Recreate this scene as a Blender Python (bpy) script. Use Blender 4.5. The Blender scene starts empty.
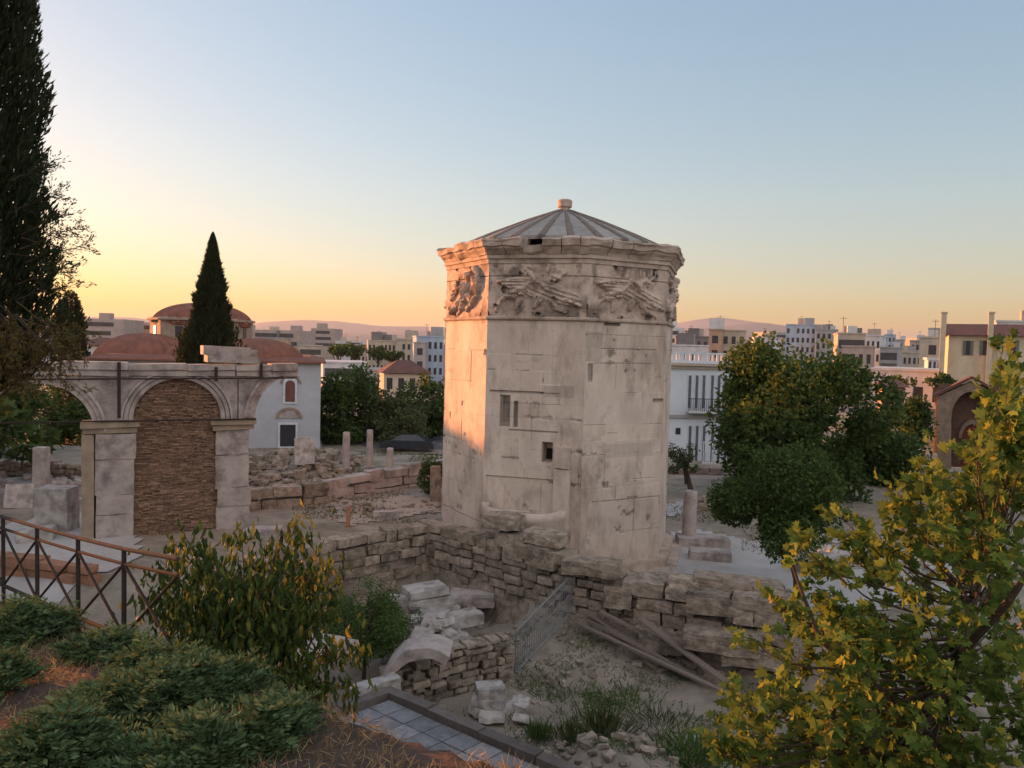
import bpy, bmesh, math, random
import numpy as np
from mathutils import Vector, Matrix, noise
random.seed(7)
RNG = np.random.default_rng(7)
S = bpy.context.scene
COL = S.collection
R = math.radians
# ------------------------------------------------------------------ camera
EYE, FPX, PITCH, ROLL = 7.3, 770.0, R(2.9), R(1.5)
cam_d = bpy.data.cameras.new('camera'); cam = bpy.data.objects.new('camera', cam_d); COL.objects.link(cam)
cam_d.sensor_width = 36; cam_d.lens = 36*FPX/1024; cam_d.clip_start = .05; cam_d.clip_end = 60000
CAMR = Matrix.Rotation(R(90)-PITCH, 3, 'X') @ Matrix.Rotation(ROLL, 3, 'Z')
cam.matrix_world = Matrix.Translation((0, 0, EYE)) @ CAMR.to_4x4()
S.camera = cam
# ------------------------------------------------------------------ sky and sun
SUN_EL, SUN_AZ = R(3.6), R(57)            # azimuth measured from +Y towards -X
W = bpy.data.worlds.new('World'); S.world = W; W.use_nodes = True
nt = W.node_tree; bg = nt.nodes['Background']; sky = nt.nodes.new('ShaderNodeTexSky')
sky.sky_type = 'NISHITA'; sky.sun_disc = False; sky.sun_elevation = SUN_EL; sky.sun_rotation = -SUN_AZ
sky.altitude = 100; sky.air_density = 1.2; sky.dust_density = 1.2; sky.ozone_density = 2.4
sg = nt.nodes.new('ShaderNodeGamma'); sg.inputs[1].default_value = .54; nt.links.new(sky.outputs[0], sg.inputs[0])
sh_ = nt.nodes.new('ShaderNodeHueSaturation'); sh_.inputs['Saturation'].default_value = 1.32; nt.links.new(sg.outputs[0], sh_.inputs['Color'])
# pink fill light added to the sky behind the camera, to brighten shaded faces
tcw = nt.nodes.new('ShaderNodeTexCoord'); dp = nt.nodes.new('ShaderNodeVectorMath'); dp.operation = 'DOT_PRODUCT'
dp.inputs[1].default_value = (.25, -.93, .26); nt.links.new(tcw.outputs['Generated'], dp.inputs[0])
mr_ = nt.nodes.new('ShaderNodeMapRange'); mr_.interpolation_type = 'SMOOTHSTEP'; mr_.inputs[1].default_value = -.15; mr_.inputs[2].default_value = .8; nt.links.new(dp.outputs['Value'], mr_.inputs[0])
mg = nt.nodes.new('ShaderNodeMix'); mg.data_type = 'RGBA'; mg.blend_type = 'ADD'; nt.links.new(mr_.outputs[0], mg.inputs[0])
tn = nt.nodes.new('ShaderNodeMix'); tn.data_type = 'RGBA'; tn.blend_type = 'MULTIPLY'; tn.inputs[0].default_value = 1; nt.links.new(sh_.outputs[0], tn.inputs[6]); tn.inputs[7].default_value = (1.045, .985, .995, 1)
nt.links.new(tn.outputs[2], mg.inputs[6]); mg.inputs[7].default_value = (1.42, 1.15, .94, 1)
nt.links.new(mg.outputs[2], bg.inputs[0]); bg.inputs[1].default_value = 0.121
sun_d = bpy.data.lights.new('sun', 'SUN'); sun = bpy.data.objects.new('sun', sun_d); COL.objects.link(sun)
sun_d.energy = 3.7; sun_d.angle = R(.53); sun_d.color = (1.0, .36, .12)
sdir = Vector((-math.sin(SUN_AZ)*math.cos(SUN_EL), math.cos(SUN_AZ)*math.cos(SUN_EL), math.sin(SUN_EL)))
sun.rotation_euler = sdir.to_track_quat('Z', 'Y').to_euler()
S.view_settings.view_transform = 'Standard'; S.view_settings.look = 'None'
S.view_settings.gamma = 1; S.view_settings.use_curve_mapping = False
S.view_settings.exposure = 2.28
S.cycles.max_bounces = 6; S.cycles.diffuse_bounces = 3; S.cycles.transmission_bounces = 3
S.cycles.volume_bounces = 0; S.cycles.transparent_max_bounces = 8
try: S.cycles.use_denoising = True
except Exception: pass
# ------------------------------------------------------------------ placing helpers
def ray(px, py):
    return CAMR @ Vector(((px-512)/FPX, (384-py)/FPX, -1))
def at(px, py, Y):
    d = ray(px, py); return Vector((0, 0, EYE)) + d*(Y/d.y)
def atz(px, py, z):
    d = ray(px, py); return Vector((0, 0, EYE)) + d*((z-EYE)/d.z)
def tag(o, label=None, cat=None, group=None, kind=None):
    if label: o['label'] = label
    if cat: o['category'] = cat
    if group: o['group'] = group
    if kind: o['kind'] = kind
    return o
def empty(name, loc, label, cat, group=None, rz=0):
    o = bpy.data.objects.new(name, None); COL.objects.link(o); o.location = loc; o.rotation_euler = (0, 0, rz)
    o.empty_display_size = .3
    return tag(o, label, cat, group)
# ------------------------------------------------------------------ materials
def mat(name, c1, c2=None, scale=3.0, bump=.3, bscale=None, rough=.9, island=0.0, stain=None, stain_scale=.6, stain_amt=.35,
        brick=None, trans=0.0, spec=.25, bdist=.02, stretch=None, ramp=None, metal=0.0, tone=False):
    m = bpy.data.materials.new(name); m.use_nodes = True; n = m.node_tree.nodes; L = m.node_tree.links
    b = n['Principled BSDF']; b.inputs['Roughness'].default_value = rough; b.inputs['Specular IOR Level'].default_value = spec
    b.inputs['Metallic'].default_value = metal
    tc = n.new('ShaderNodeTexCoord'); co = tc.outputs['Object']
    if stretch:
        mp = n.new('ShaderNodeMapping'); mp.inputs['Scale'].default_value = stretch; L.new(co, mp.inputs[0]); co2 = mp.outputs[0]
    else: co2 = co
    nz = n.new('ShaderNodeTexNoise'); nz.inputs['Scale'].default_value = scale; nz.inputs['Detail'].default_value = 6
    nz.inputs['Roughness'].default_value = .65; L.new(co2, nz.inputs['Vector'])
    c2 = c2 or tuple(x*.75 for x in c1)
    def mixc(fac, A, B, blend='MIX'):
        mx = n.new('ShaderNodeMix'); mx.data_type = 'RGBA'; mx.blend_type = blend
        for s, v in ((mx.inputs[0], fac), (mx.inputs[6], A), (mx.inputs[7], B)):
            if hasattr(v, 'is_linked') or hasattr(v, 'links'): L.new(v, s)
            elif isinstance(v, (int, float)): s.default_value = v
            else: s.default_value = (*v, 1) if len(v) == 3 else v
        return mx.outputs[2]
    cr = n.new('ShaderNodeMapRange'); cr.inputs[1].default_value = .35; cr.inputs[2].default_value = .65; L.new(nz.outputs[0], cr.inputs[0])
    col = mixc(cr.outputs[0], c1, c2)
    if stain:
        n2 = n.new('ShaderNodeTexNoise'); n2.inputs['Scale'].default_value = stain_scale; n2.inputs['Detail'].default_value = 8
        n2.inputs['Roughness'].default_value = .7; L.new(co2, n2.inputs['Vector'])
        r2 = n.new('ShaderNodeMapRange'); r2.inputs[1].default_value = .48; r2.inputs[2].default_value = .68; r2.inputs[4].default_value = stain_amt
        L.new(n2.outputs[0], r2.inputs[0]); col = mixc(r2.outputs[0], col, stain)
    g = n.new('ShaderNodeNewGeometry')
    if ramp:
        rp = n.new('ShaderNodeValToRGB'); L.new(g.outputs['Random Per Island'], rp.inputs[0])
        el = rp.color_ramp.elements
        el[0].position = ramp[0][0]; el[0].color = (*ramp[0][1], 1); el[1].position = ramp[-1][0]; el[1].color = (*ramp[-1][1], 1)
        for p, c in ramp[1:-1]: e = el.new(p); e.color = (*c, 1)
        col = mixc(1.0, rp.outputs[0], rp.outputs[0])
    if island:
        mr = n.new('ShaderNodeMapRange'); mr.inputs[3].default_value = 1-island; mr.inputs[4].default_value = 1+island*.6
        L.new(g.outputs['Random Per Island'], mr.inputs[0])
        hs = n.new('ShaderNodeHueSaturation'); L.new(mr.outputs[0], hs.inputs['Value']); L.new(col, hs.inputs['Color']); col = hs.outputs[0]
    if brick:
        bw, bh, mort, mc = brick
        uv = n.new('ShaderNodeUVMap'); bt = n.new('ShaderNodeTexBrick'); bt.inputs['Scale'].default_value = 1
        bt.inputs['Brick Width'].default_value = bw; bt.inputs['Row Height'].default_value = bh; bt.inputs['Mortar Size'].default_value = mort
        bt.inputs['Color1'].default_value = (1, 1, 1, 1); bt.inputs['Color2'].default_value = (.8, .78, .76, 1); bt.inputs['Mortar'].default_value = (*mc, 1)
        L.new(uv.outputs[0], bt.inputs['Vector']); col = mixc(1.0, col, bt.outputs[0], 'MULTIPLY')
    if tone:
        at_ = n.new('ShaderNodeAttribute'); at_.attribute_name = 'tone'; col = mixc(1.0, col, at_.outputs['Color'], 'MULTIPLY')
    L.new(col, b.inputs['Base Color'])
    if bump:
        nb = n.new('ShaderNodeTexNoise'); nb.inputs['Scale'].default_value = bscale or scale*5; nb.inputs['Detail'].default_value = 8
        nb.inputs['Roughness'].default_value = .7; L.new(co, nb.inputs['Vector'])
        bp = n.new('ShaderNodeBump'); bp.inputs['Strength'].default_value = bump; bp.inputs['Distance'].default_value = bdist
        L.new(nb.outputs[0], bp.inputs['Height']); L.new(bp.outputs[0], b.inputs['Normal'])
    if trans:
        t = n.new('ShaderNodeBsdfTranslucent'); L.new(col, t.inputs[0]); ms = n.new('ShaderNodeMixShader'); ms.inputs[0].default_value = trans
        L.new(b.outputs[0], ms.inputs[1]); L.new(t.outputs[0], ms.inputs[2]); L.new(ms.outputs[0], n['Material Output'].inputs[0])
    return m
M = {}
M['marble'] = mat('weathered_marble', (.66, .54, .46), (.54, .43, .36), 1.3, .5, 14, .85, stain=(.22, .15, .115), stain_scale=.9, stain_amt=.7, stretch=(1, 1, .4), tone=True)
M['plainmarble'] = mat('plain_marble', (.60, .49, .42), (.50, .40, .335), 1.3, .5, 14, .85, stain=(.22, .15, .115), stain_scale=.9, stain_amt=.6)
M['relief'] = mat('carved_marble', (.60, .48, .40), (.45, .34, .28), 2.5, .6, 20, .85, stain=(.12, .08, .06), stain_scale=1.6, stain_amt=.8, tone=True)
M['cornice'] = mat('cornice_marble', (.54, .43, .355), (.40, .31, .25), 2.5, .6, 18, .9, stain=(.10, .07, .05), stain_scale=1.5, stain_amt=.7)
M['slab'] = mat('roof_marble', (.36, .32, .29), (.25, .22, .20), 4, .4, 20, .7, island=.12)
M['rib'] = mat('roof_joint', (.21, .17, .14), (.14, .115, .10), 5, .4)
M['dark'] = mat('dark_void', (.03, .024, .02), None, 3, .1)
M['rubble'] = mat('rough_limestone', (.46, .37, .29), (.26, .20, .155), 4.5, 1.0, 11, .95, island=.34, stain=(.07, .055, .045), stain_scale=2.6, stain_amt=.75, bdist=.07)
M['white'] = mat('white_marble', (.50, .455, .42), (.32, .285, .26), 3.5, .9, 10, .9, island=.18, stain=(.16, .13, .11), stain_scale=3, stain_amt=.7)
M['greymarble'] = mat('grey_marble', (.46, .385, .355), (.33, .275, .25), 2.2, .8, 10, .85, island=.10, stain=(.13, .10, .09), stain_scale=1.1, stain_amt=.8)
M['ochre'] = mat('ochre_stone', (.37, .28, .205), (.25, .19, .145), 2.5, .5, 12, .9, stain=(.14, .11, .09), stain_scale=1.5)
M['brickin'] = mat('thin_brick', (.31, .185, .125), (.21, .13, .09), 3, .7, 22, .95, island=.35, bdist=.03)
M['earth'] = mat('dry_earth', (.36, .295, .235), (.235, .19, .15), 1.2, 1.0, 7, 1, stain=(.10, .095, .055), stain_scale=.5, stain_amt=.7, bdist=.06)
M['garden'] = mat('garden_soil', (.12, .08, .06), (.07, .05, .04), 3, .9, 14, 1, stain=(.08, .07, .04), stain_scale=1, bdist=.06)
M['iron'] = mat('dark_iron', (.035, .028, .026), (.055, .04, .035), 8, .1, rough=.95, spec=.08)
M['steel'] = mat('galvanised_steel', (.24, .25, .26), None, 8, .1, rough=.6, metal=.3)
M['wood'] = mat('weathered_plank', (.27, .21, .17), (.17, .13, .105), 6, .5, 30, .9, island=.25, stretch=(1, 8, 8))
M['plaster'] = mat('white_plaster', (.47, .47, .50), (.40, .40, .43), .8, .2, 6, .9, stain=(.36, .34, .34), stain_scale=.3, stain_amt=.5)
M['tile'] = mat('red_roof_tile', (.27, .105, .07), (.18, .075, .055), 1.2, .5, 6, .9, stain=(.10, .06, .05), stain_scale=.7, stain_amt=.6)
M['tilebrown'] = mat('brown_roof_tile', (.17, .075, .06), (.11, .055, .045), 1.2, .5, 6, .9)
M['bark'] = mat('bark', (.10, .07, .05), (.055, .04, .03), 6, .8, 20, .95)
M['window'] = mat('window_glass', (.035, .035, .045), None, 2, 0, rough=.25, spec=.5)
M['frame'] = mat('white_frame', (.65, .65, .68), None, 3, 0)
M['shutter'] = mat('grey_green_shutter', (.16, .17, .16), (.12, .13, .12), 3, .2)
M['pave'] = mat('pale_paving', (.46, .42, .40), (.38, .35, .33), .8, .3, 8, .8, stain=(.28, .25, .23), stain_scale=.5, stain_amt=.6)
# ------------------------------------------------------------------ mesh collector
class MB:
    def __init__(s): s.v = []; s.f = []; s.mi = []; s.tones = []
    def add(s, vs, fs, mi=0):
        b = len(s.v); s.v += [tuple(v) for v in vs]; s.f += [tuple(i+b for i in f) for f in fs]; s.mi += [mi]*len(fs)
    def box(s, c, size, rz=0, mi=0, rot=None, taper=1):
        hx, hy, hz = (x/2 for x in size); m = rot if rot is not None else Matrix.Rotation(rz, 3, 'Z'); c = Vector(c); vs = []
        for z in (-1, 1):
            t = taper if z > 0 else 1
            for x, y in ((-1, -1), (1, -1), (1, 1), (-1, 1)): vs.append(c + m @ Vector((x*hx*t, y*hy*t, z*hz)))
        s.add(vs, [(3, 2, 1, 0), (4, 5, 6, 7), (0, 1, 5, 4), (1, 2, 6, 5), (2, 3, 7, 6), (3, 0, 4, 7)], mi)
    def tube(s, pts, rad, n=6, mi=0, cap=True):
        pts = [Vector(p) for p in pts]; k = len(pts)
        if not hasattr(rad, '__len__'): rad = [rad]*k
        vs = []; up = Vector((.13, .21, .97))
        for i, p in enumerate(pts):
            d = (pts[min(i+1, k-1)]-pts[max(i-1, 0)])
            if d.length < 1e-6: d = Vector((0, 0, 1))
            d.normalize(); a = d.cross(up)
            if a.length < .05: a = d.cross(Vector((1, 0, 0)))
            a.normalize(); b = d.cross(a)
            for j in range(n):
                t = 2*math.pi*j/n; vs.append(p + (a*math.cos(t)+b*math.sin(t))*rad[i])
        fs = [(i*n+j, i*n+(j+1) % n, (i+1)*n+(j+1) % n, (i+1)*n+j) for i in range(k-1) for j in range(n)]
        if cap: fs += [tuple(range(n))[::-1], tuple(range((k-1)*n, k*n))]
        s.add(vs, fs, mi)
    def lathe(s, c, prof, n=24, mi=0, a0=0, a1=2*math.pi):
        full = abs(a1-a0-2*math.pi) < 1e-4; m = n if full else n+1; vs = []; c = Vector(c)
        for r, z in prof:
            for j in range(m):
                t = a0+(a1-a0)*j/n; vs.append(c+Vector((r*math.cos(t), r*math.sin(t), z)))
        fs = []
        for i in range(len(prof)-1):
            for j in range(n):
                k = (j+1) % m if full else j+1
                fs.append((i*m+j, i*m+k, (i+1)*m+k, (i+1)*m+j))
        s.add(vs, fs, mi)
    def grid(s, P, mi=0, wrap=False):
        h, w = len(P), len(P[0]); vs = [p for row in P for p in row]
        s.add(vs, [(i*w+j, i*w+j+1, (i+1)*w+j+1, (i+1)*w+j) for i in range(h-1) for j in range(w-1)], mi)
    def build(s, name, mats, parent=None, smooth=False, loc=None):
        me = bpy.data.meshes.new(name)
        off = Vector(loc) if loc is not None else (parent.location if parent else Vector((0, 0, 0)))
        if parent or loc is not None: vs = [(x-off.x, y-off.y, z-off.z) for x, y, z in s.v]
        else: vs = s.v
        me.from_pydata(vs, [], s.f)
        mats = mats if isinstance(mats, (list, tuple)) else [mats]
        for m_ in mats: me.materials.append(m_)
        if len(mats) > 1: me.polygons.foreach_set('material_index', s.mi)
        if smooth: me.polygons.foreach_set('use_smooth', [True]*len(s.f))
        me.update()
        o = bpy.data.objects.new(name, me); COL.objects.link(o)
        if parent: o.parent = parent
        elif loc is not None: o.location = off
        return o
def unit_block(n):
    idx = {}; vs = []; fs = []
    def vid(p):
        k = tuple(round(x, 4) for x in p)
        if k not in idx: idx[k] = len(vs); vs.append(k)
        return idx[k]
    for ax in range(3):
        for sg in (-1, 1):
            for i in range(n):
                for j in range(n):
                    q = []
                    for di, dj in ((0, 0), (1, 0), (1, 1), (0, 1)):
                        p = [0, 0, 0]; p[ax] = sg; p[(ax+1) % 3] = -1+2*(i+di)/n; p[(ax+2) % 3] = -1+2*(j+dj)/n; q.append(vid(p))
                    fs.append(tuple(q if sg > 0 else q[::-1]))
    return np.array(vs), fs
UB = {n: unit_block(n) for n in (2, 3, 4, 5)}
def rock(mb, c, size, rz=0, n=3, rnd=.12, amp=.06, rot=None, mi=0):
    """a weathered block: rounded, chipped, never quite square"""
    V, F_ = UB[n]; sz = np.array(size)/2; P = V.copy()
    ln = np.linalg.norm(P, axis=1, keepdims=True); P = P*(1-rnd) + P/ln*rnd*1.25
    P = P*sz; ox, oy, oz = (random.uniform(-99, 99) for _ in range(3)); sc = 1.6/max(.25, float(min(size)))
    m = rot if rot is not None else Matrix.Rotation(rz, 3, 'Z')
    out = []; A = amp*float(min(size))*2
    sk = [random.uniform(-.06, .06) for _ in range(3)]
    for p in P:
        q = Vector(p); q.x += sk[0]*q.y; q.z += sk[1]*q.x*.5; q.y += sk[2]*q.z
        q0 = q.copy(); q += noise.noise_vector(Vector((q0.x*sc+ox, q0.y*sc+oy, q0.z*sc+oz)))*A
        if n > 3: q += noise.noise_vector(Vector((q0.x*sc*3.1+oy, q0.y*sc*3.1+oz, q0.z*sc*3.1+ox)))*A*.45
        out.append(Vector(c) + m @ q)
    mb.add(out, F_, mi)
# ------------------------------------------------------------------ terrain
def lerp(a, b, t): return a+(b-a)*t
def sstep(a, b, x):
    t = min(1, max(0, (x-a)/(b-a))); return t*t*(3-2*t)
WALL = [at(236, 566, 20.0), at(262, 556, 20.8), at(320, 540, 22.4), at(375, 531, 23.8), at(430, 521, 25.0), at(485, 536, 23.4), at(565, 563, 21.6), at(640, 578, 20.7), at(700, 586, 20.0), at(780, 598, 19.2)]
PIT = [(p.x, p.y) for p in WALL] + [(9.5, 17), (9.5, 6), (-9, 6), (-9, 17)]
def pit_depth(x, y):
    """signed distance to the pit outline, positive inside"""
    ins = False; d = 1e9; n = len(PIT)
    for i in range(n):
        x0, y0 = PIT[i]; x1, y1 = PIT[(i+1) % n]
        if (y0 > y) != (y1 > y) and x < (x1-x0)*(y-y0)/(y1-y0)+x0: ins = not ins
        dx, dy = x1-x0, y1-y0; t = max(0, min(1, ((x-x0)*dx+(y-y0)*dy)/(dx*dx+dy*dy)))
        d = min(d, math.hypot(x-x0-t*dx, y-y0-t*dy))
    return d if ins else -d
def yedge(x): return 7.4-.88*(x+3.3)
def gplane(x, y): return 4.15+.075*(x+3.3)-.12*(y-7.4)
def H(x, y):
    left = sstep(1.5, -2.5, x)*sstep(60, 40, y)*sstep(17, 20, y)
    z = .9*left
    z += -1.5*sstep(42, 62, y) - 3.0*sstep(75, 200, y) - 8*sstep(200, 900, y)
    nz = noise.noise(Vector((x*.35, y*.35, 0)))*.12 + noise.noise(Vector((x*1.3, y*1.3, 5)))*.05
    if 4 < y < 27 and -11 < x < 11:
        d = pit_depth(x, y); t = sstep(.05, .5, d)
        pz = -1.0
        pz += .9*math.exp(-(((x-2.2)/1.5)**2+((y-13.6)/1.6)**2))
        z = lerp(z, pz, t)
        z += .55*sstep(18.5, 21.3, y)*sstep(-1, 1.5, x)*t
    if y < 30 or abs(x) < 60: z += nz
    if y < 22:
        d = (y-yedge(x))*.75
        g = gplane(x, y) + nz*.5
        gz = g if d < 0 else g-1.15*d
        z = max(z, gz)
    return z
# ------------------------------------------------------------------ ground
def axis(lo_far, lo, hi, hi_far, step):
    a = [lo]
    while a[-1] < hi: a.append(a[-1]+step)
    s = step; up = []; x = a[-1]
    while x < hi_far: s *= 1.17; x += s; up.append(x)
    s = step; dn = []; x = lo
    while x > lo_far: s *= 1.17; x -= s; dn.append(x)
    return dn[::-1]+a+up
gx = axis(-26000, -12, 11, 26000, .22); gy = axis(-26000, 1.5, 30, 26000, .22)
vs = [(x, y, H(x, y)) for y in gy for x in gx]; w = len(gx); fs = []; mi = []
for j in range(len(gy)-1):
    for i in range(w-1):
        fs.append((j*w+i, j*w+i+1, (j+1)*w+i+1, (j+1)*w+i))
        x, y = gx[i], gy[j]; mi.append(1 if (y < 12 and y-yedge(x) < .6) else 0)
g = MB(); g.v = vs; g.f = fs; g.mi = mi
M['city_ground'] = M['earth']
tag(g.build('ground', [M['earth'], M['garden']], smooth=True), kind='structure')
# mountains: three ranges standing kilometres away
def ridge(name, pts, Y, mcol, depth):
    """pts: outline in the picture; built as a real ridge with foothills at distance Y"""
    xs = np.array([p[0] for p in pts], float); ys = np.array([p[1] for p in pts], float)
    px = np.linspace(xs[0], xs[-1], 160); py = np.interp(px, xs, ys)
    rows = []
    for k, (fy, fz) in enumerate([(-1, 0), (-.6, .3), (-.3, .62), (0, 1), (.4, .6), (1, 0)]):
        row = []
        for i in range(len(px)):
            p = at(px[i], py[i], Y); nn = noise.noise(Vector((px[i]*.035, k*3.1, Y*.001)))
            z = -11+(p.z+11)*fz*(1+(.25*nn if fz < 1 else .03*noise.noise(Vector((px[i]*.12, 1, 2)))))
            row.append((p.x*(1+.04*nn*(fz < 1)), p.y+fy*depth*(1+.3*nn), z))
        rows.append(row)
    mb = MB(); mb.grid(rows)
    tag(mb.build(name, mcol, smooth=True), kind='structure')
mm = mat('dry_mountain', (.16, .15, .13), (.11, .11, .09), .0006, 0)
ridge('mountains', [(-500, 318), (-200, 324), (0, 318), (90, 317), (130, 317), (180, 324), (235, 327), (262, 322), (300, 320), (335, 321), (380, 326), (440, 327), (520, 331), (600, 330), (650, 328), (690, 321), (715, 317), (740, 320), (790, 326), (860, 340), (930, 348), (1100, 350), (1400, 350)], 11000, mm, 1500)
ridge('mountains', [(-500, 330), (0, 324), (120, 328), (220, 332), (330, 333), (450, 331), (560, 337), (690, 330), (760, 322), (800, 328), (870, 345), (950, 352), (1100, 356), (1400, 362)], 7500, mm, 900)
# ------------------------------------------------------------------ the octagonal tower
TC = at(562, 300, 28.0); TC.z = 0; TR = 4.18; A0 = -38.0
def tdir(a): return Vector((math.sin(R(a)), -math.cos(R(a)), 0))
def corner(k, r=TR): return TC + tdir(A0+45*k)*r
def vnoise(nu, nz, cu, cz, rng):
    G = rng.random((cz+2, cu+2)); u = np.linspace(0, cu, nu); z = np.linspace(0, cz, nz)
    ui = np.minimum(u.astype(int), cu); zi = np.minimum(z.astype(int), cz); fu = u-ui; fz = z-zi
    fu = fu*fu*(3-2*fu); fz = fz*fz*(3-2*fz)
    a = G[zi][:, ui]; b = G[zi][:, ui+1]; c = G[zi+1][:, ui]; d = G[zi+1][:, ui+1]
    return (a*(1-fu)+b*fu)*(1-fz)[:, None] + (c*(1-fu)+d*fu)*fz[:, None]
def fbm(nu, nz, L, Hh, base, rng, octs=4):
    o = 0; amp = .5; s = base
    for _ in range(octs):
        o = o+amp*vnoise(nu, nz, max(1, int(L*s)), max(1, int(Hh*s)), rng); amp *= .5; s *= 2.1
    return o
def face_mesh(mb, p0, p1, z0, z1, D, mi=0, T=None):
    """grid between two corners; D (nz x nu) outward relief in metres"""
    nz_, nu_ = D.shape; t = (p1-p0); n = Vector((t.y, -t.x, 0)).normalized()
    rows = []
    for j in range(nz_):
        z = z0+(z1-z0)*j/(nz_-1); r = []
        for i in range(nu_):
            f = i/(nu_-1); d = D[j, i]
            r.append((p0.x+t.x*f+n.x*d, p0.y+t.y*f+n.y*d, z))
        rows.append(r)
    mb.tones.append((np.ones(D.shape) if T is None else T).reshape(-1)); mb.grid(rows, mi)
def set_tone(mb, o):
    t = np.concatenate(mb.tones); a = o.data.attributes.new('tone', 'FLOAT', 'POINT'); a.data.foreach_set('value', t.astype(np.float32))
def shaft_field(k, L, z0, z1, rng, fine):
    step = .025 if fine else .15
    nu_, nz_ = int(L/step), int((z1-z0)/step); U = np.linspace(0, L, nu_)[None, :]; Z = np.linspace(z0, z1, nz_)[:, None]
    D = np.zeros((nz_, nu_)); J = np.zeros((nz_, nu_)); T = np.ones((nz_, nu_)); zb = z0
    while zb < z1:
        hgt = rng.choice([.45, .5, .95, 1.0, 1.05]); ub = -rng.random()*1.2
        row = (Z >= zb) & (Z < zb+hgt)
        while ub < L:
            ln = rng.uniform(.9, 2.1); blk = row & (U >= ub) & (U < ub+ln); D[blk] += rng.normal(0, .004); T[blk] *= rng.uniform(.93, 1.03)
            J = np.maximum(J, (row & (np.abs(U-ub) < .014))*rng.choice([.3, .6, 1])); ub += ln
        J = np.maximum(J, np.broadcast_to((np.abs(Z-zb) < .016)*rng.choice([.5, .8, 1.2]), D.shape)); zb += hgt
    f1 = fbm(nu_, nz_, L, z1-z0, .9, rng); f2 = fbm(nu_, nz_, L, z1-z0, 4, rng, 3)
    wide = J.copy()
    for s in (1, 2):
        wide = np.maximum(wide, np.maximum(np.roll(J, s, 0), np.roll(J, -s, 0)))
    D -= J*.011*(f1 > .42) + wide*.035*((f2 > .56) & (f1 > .5))
    D -= .05*np.clip(f2*.9-.62, 0, .2)*4*(f1 > .55) + .007*f2 + .012*f1
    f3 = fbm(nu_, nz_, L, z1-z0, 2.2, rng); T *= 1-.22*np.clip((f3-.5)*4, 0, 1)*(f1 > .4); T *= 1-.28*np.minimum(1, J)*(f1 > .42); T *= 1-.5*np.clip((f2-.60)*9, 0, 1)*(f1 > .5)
    return U, Z, D, T
def tz(y, Y=24.3, x=530): return at(x, y, Y).z
def apply_marks(k, U, Z, D, L):
    def cut(u0, u1, za, zb, d): D[(U > u0*L) & (U < u1*L) & (Z > za) & (Z < zb)] -= d
    if k == 0:      # sunlit face
        cut(.93, 1.01, 6.95, 7.12, .06); cut(.45, .52, 5.2, 5.35, .03); cut(.52, .6, 4.15, 4.3, .03)
    if k == 1:
        cut(.60, .70, tz(461), tz(441), .6)                    # window slot
        cut(.155, .255, tz(428), tz(396), .05); cut(.19, .245, tz(424), tz(398), .06)
        cut(.30, .335, tz(428), tz(402), .07); cut(.04, .6, tz(393.5), tz(391.5), .05); cut(.25, .75, tz(432), tz(430.3), .04)
        cut(.56, .76, tz(392), tz(384), -.035); cut(.03, .74, tz(512), tz(478), .06); cut(.19, .36, tz(460), tz(458), .03)
        cut(.30, .345, tz(478), tz(392), .012); cut(.66, .675, tz(392), tz(330), .012); cut(.46, .475, tz(426), tz(396), .02)
        cut(.32, .36, tz(396), tz(362), .012)
    if k == 2:
        cut(.04, .09, tz(378), tz(362), .04); cut(.22, .4, tz(323), tz(321), .05); cut(.3, .42, tz(432), tz(431), .04); cut(.86, 1, tz(400), tz(398), .04)
        cut(.46, .47, tz(370), tz(340), .012); cut(.62, .9, tz(480), tz(479), .02)
        cut(.87, .99, tz(452), tz(375), .012)
tower = empty('marble_tower', TC, 'tall octagonal marble tower with carved frieze and conical roof behind the ruined wall', 'tower')
sh = MB(); z0, z1 = -.6, 8.12
for k in range(8):
    rng = np.random.default_rng(20+k); vis = k in (0, 1, 2, 3)
    p0, p1 = corner(k-1), corner(k); L = (p1-p0).length
    U, Z, D, T = shaft_field(k, L, z0, z1, rng, vis)
    kk = {0: 0, 1: 1, 2: 2}.get(k, -1)
    if vis: apply_marks(kk, U, Z, D, L)
    D[:, 0] = 0; D[:, -1] = 0
    # darker tone on some of the marks and patches
    if kk == 1:
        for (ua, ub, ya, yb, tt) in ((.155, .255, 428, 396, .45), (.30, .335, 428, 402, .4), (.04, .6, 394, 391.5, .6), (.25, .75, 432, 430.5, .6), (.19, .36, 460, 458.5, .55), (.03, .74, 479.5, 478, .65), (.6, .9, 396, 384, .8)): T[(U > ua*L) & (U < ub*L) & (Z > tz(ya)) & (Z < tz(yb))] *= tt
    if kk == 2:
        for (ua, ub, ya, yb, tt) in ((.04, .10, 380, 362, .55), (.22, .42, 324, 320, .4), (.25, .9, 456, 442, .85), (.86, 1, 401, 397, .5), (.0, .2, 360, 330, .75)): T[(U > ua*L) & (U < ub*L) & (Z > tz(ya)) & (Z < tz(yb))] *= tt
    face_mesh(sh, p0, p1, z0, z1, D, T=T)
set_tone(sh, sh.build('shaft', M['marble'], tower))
def capsule(D, U, V, a, b, ra, rb, h, fold=0):
    ax, ay = a; bx, by = b; dx, dy = bx-ax, by-ay; l2 = dx*dx+dy*dy+1e-9
    t = np.clip(((U-ax)*dx+(V-ay)*dy)/l2, 0, 1); d = np.hypot(U-ax-t*dx, V-ay-t*dy); r = ra+(rb-ra)*t
    q = np.clip(1-(d/r)**2, 0, 1)**.5*h
    if fold: q = q*(1+.22*np.sin(((U-ax)*-dy+(V-ay)*dx)/math.sqrt(l2)*fold))
    np.maximum(D, q, out=D)
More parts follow.
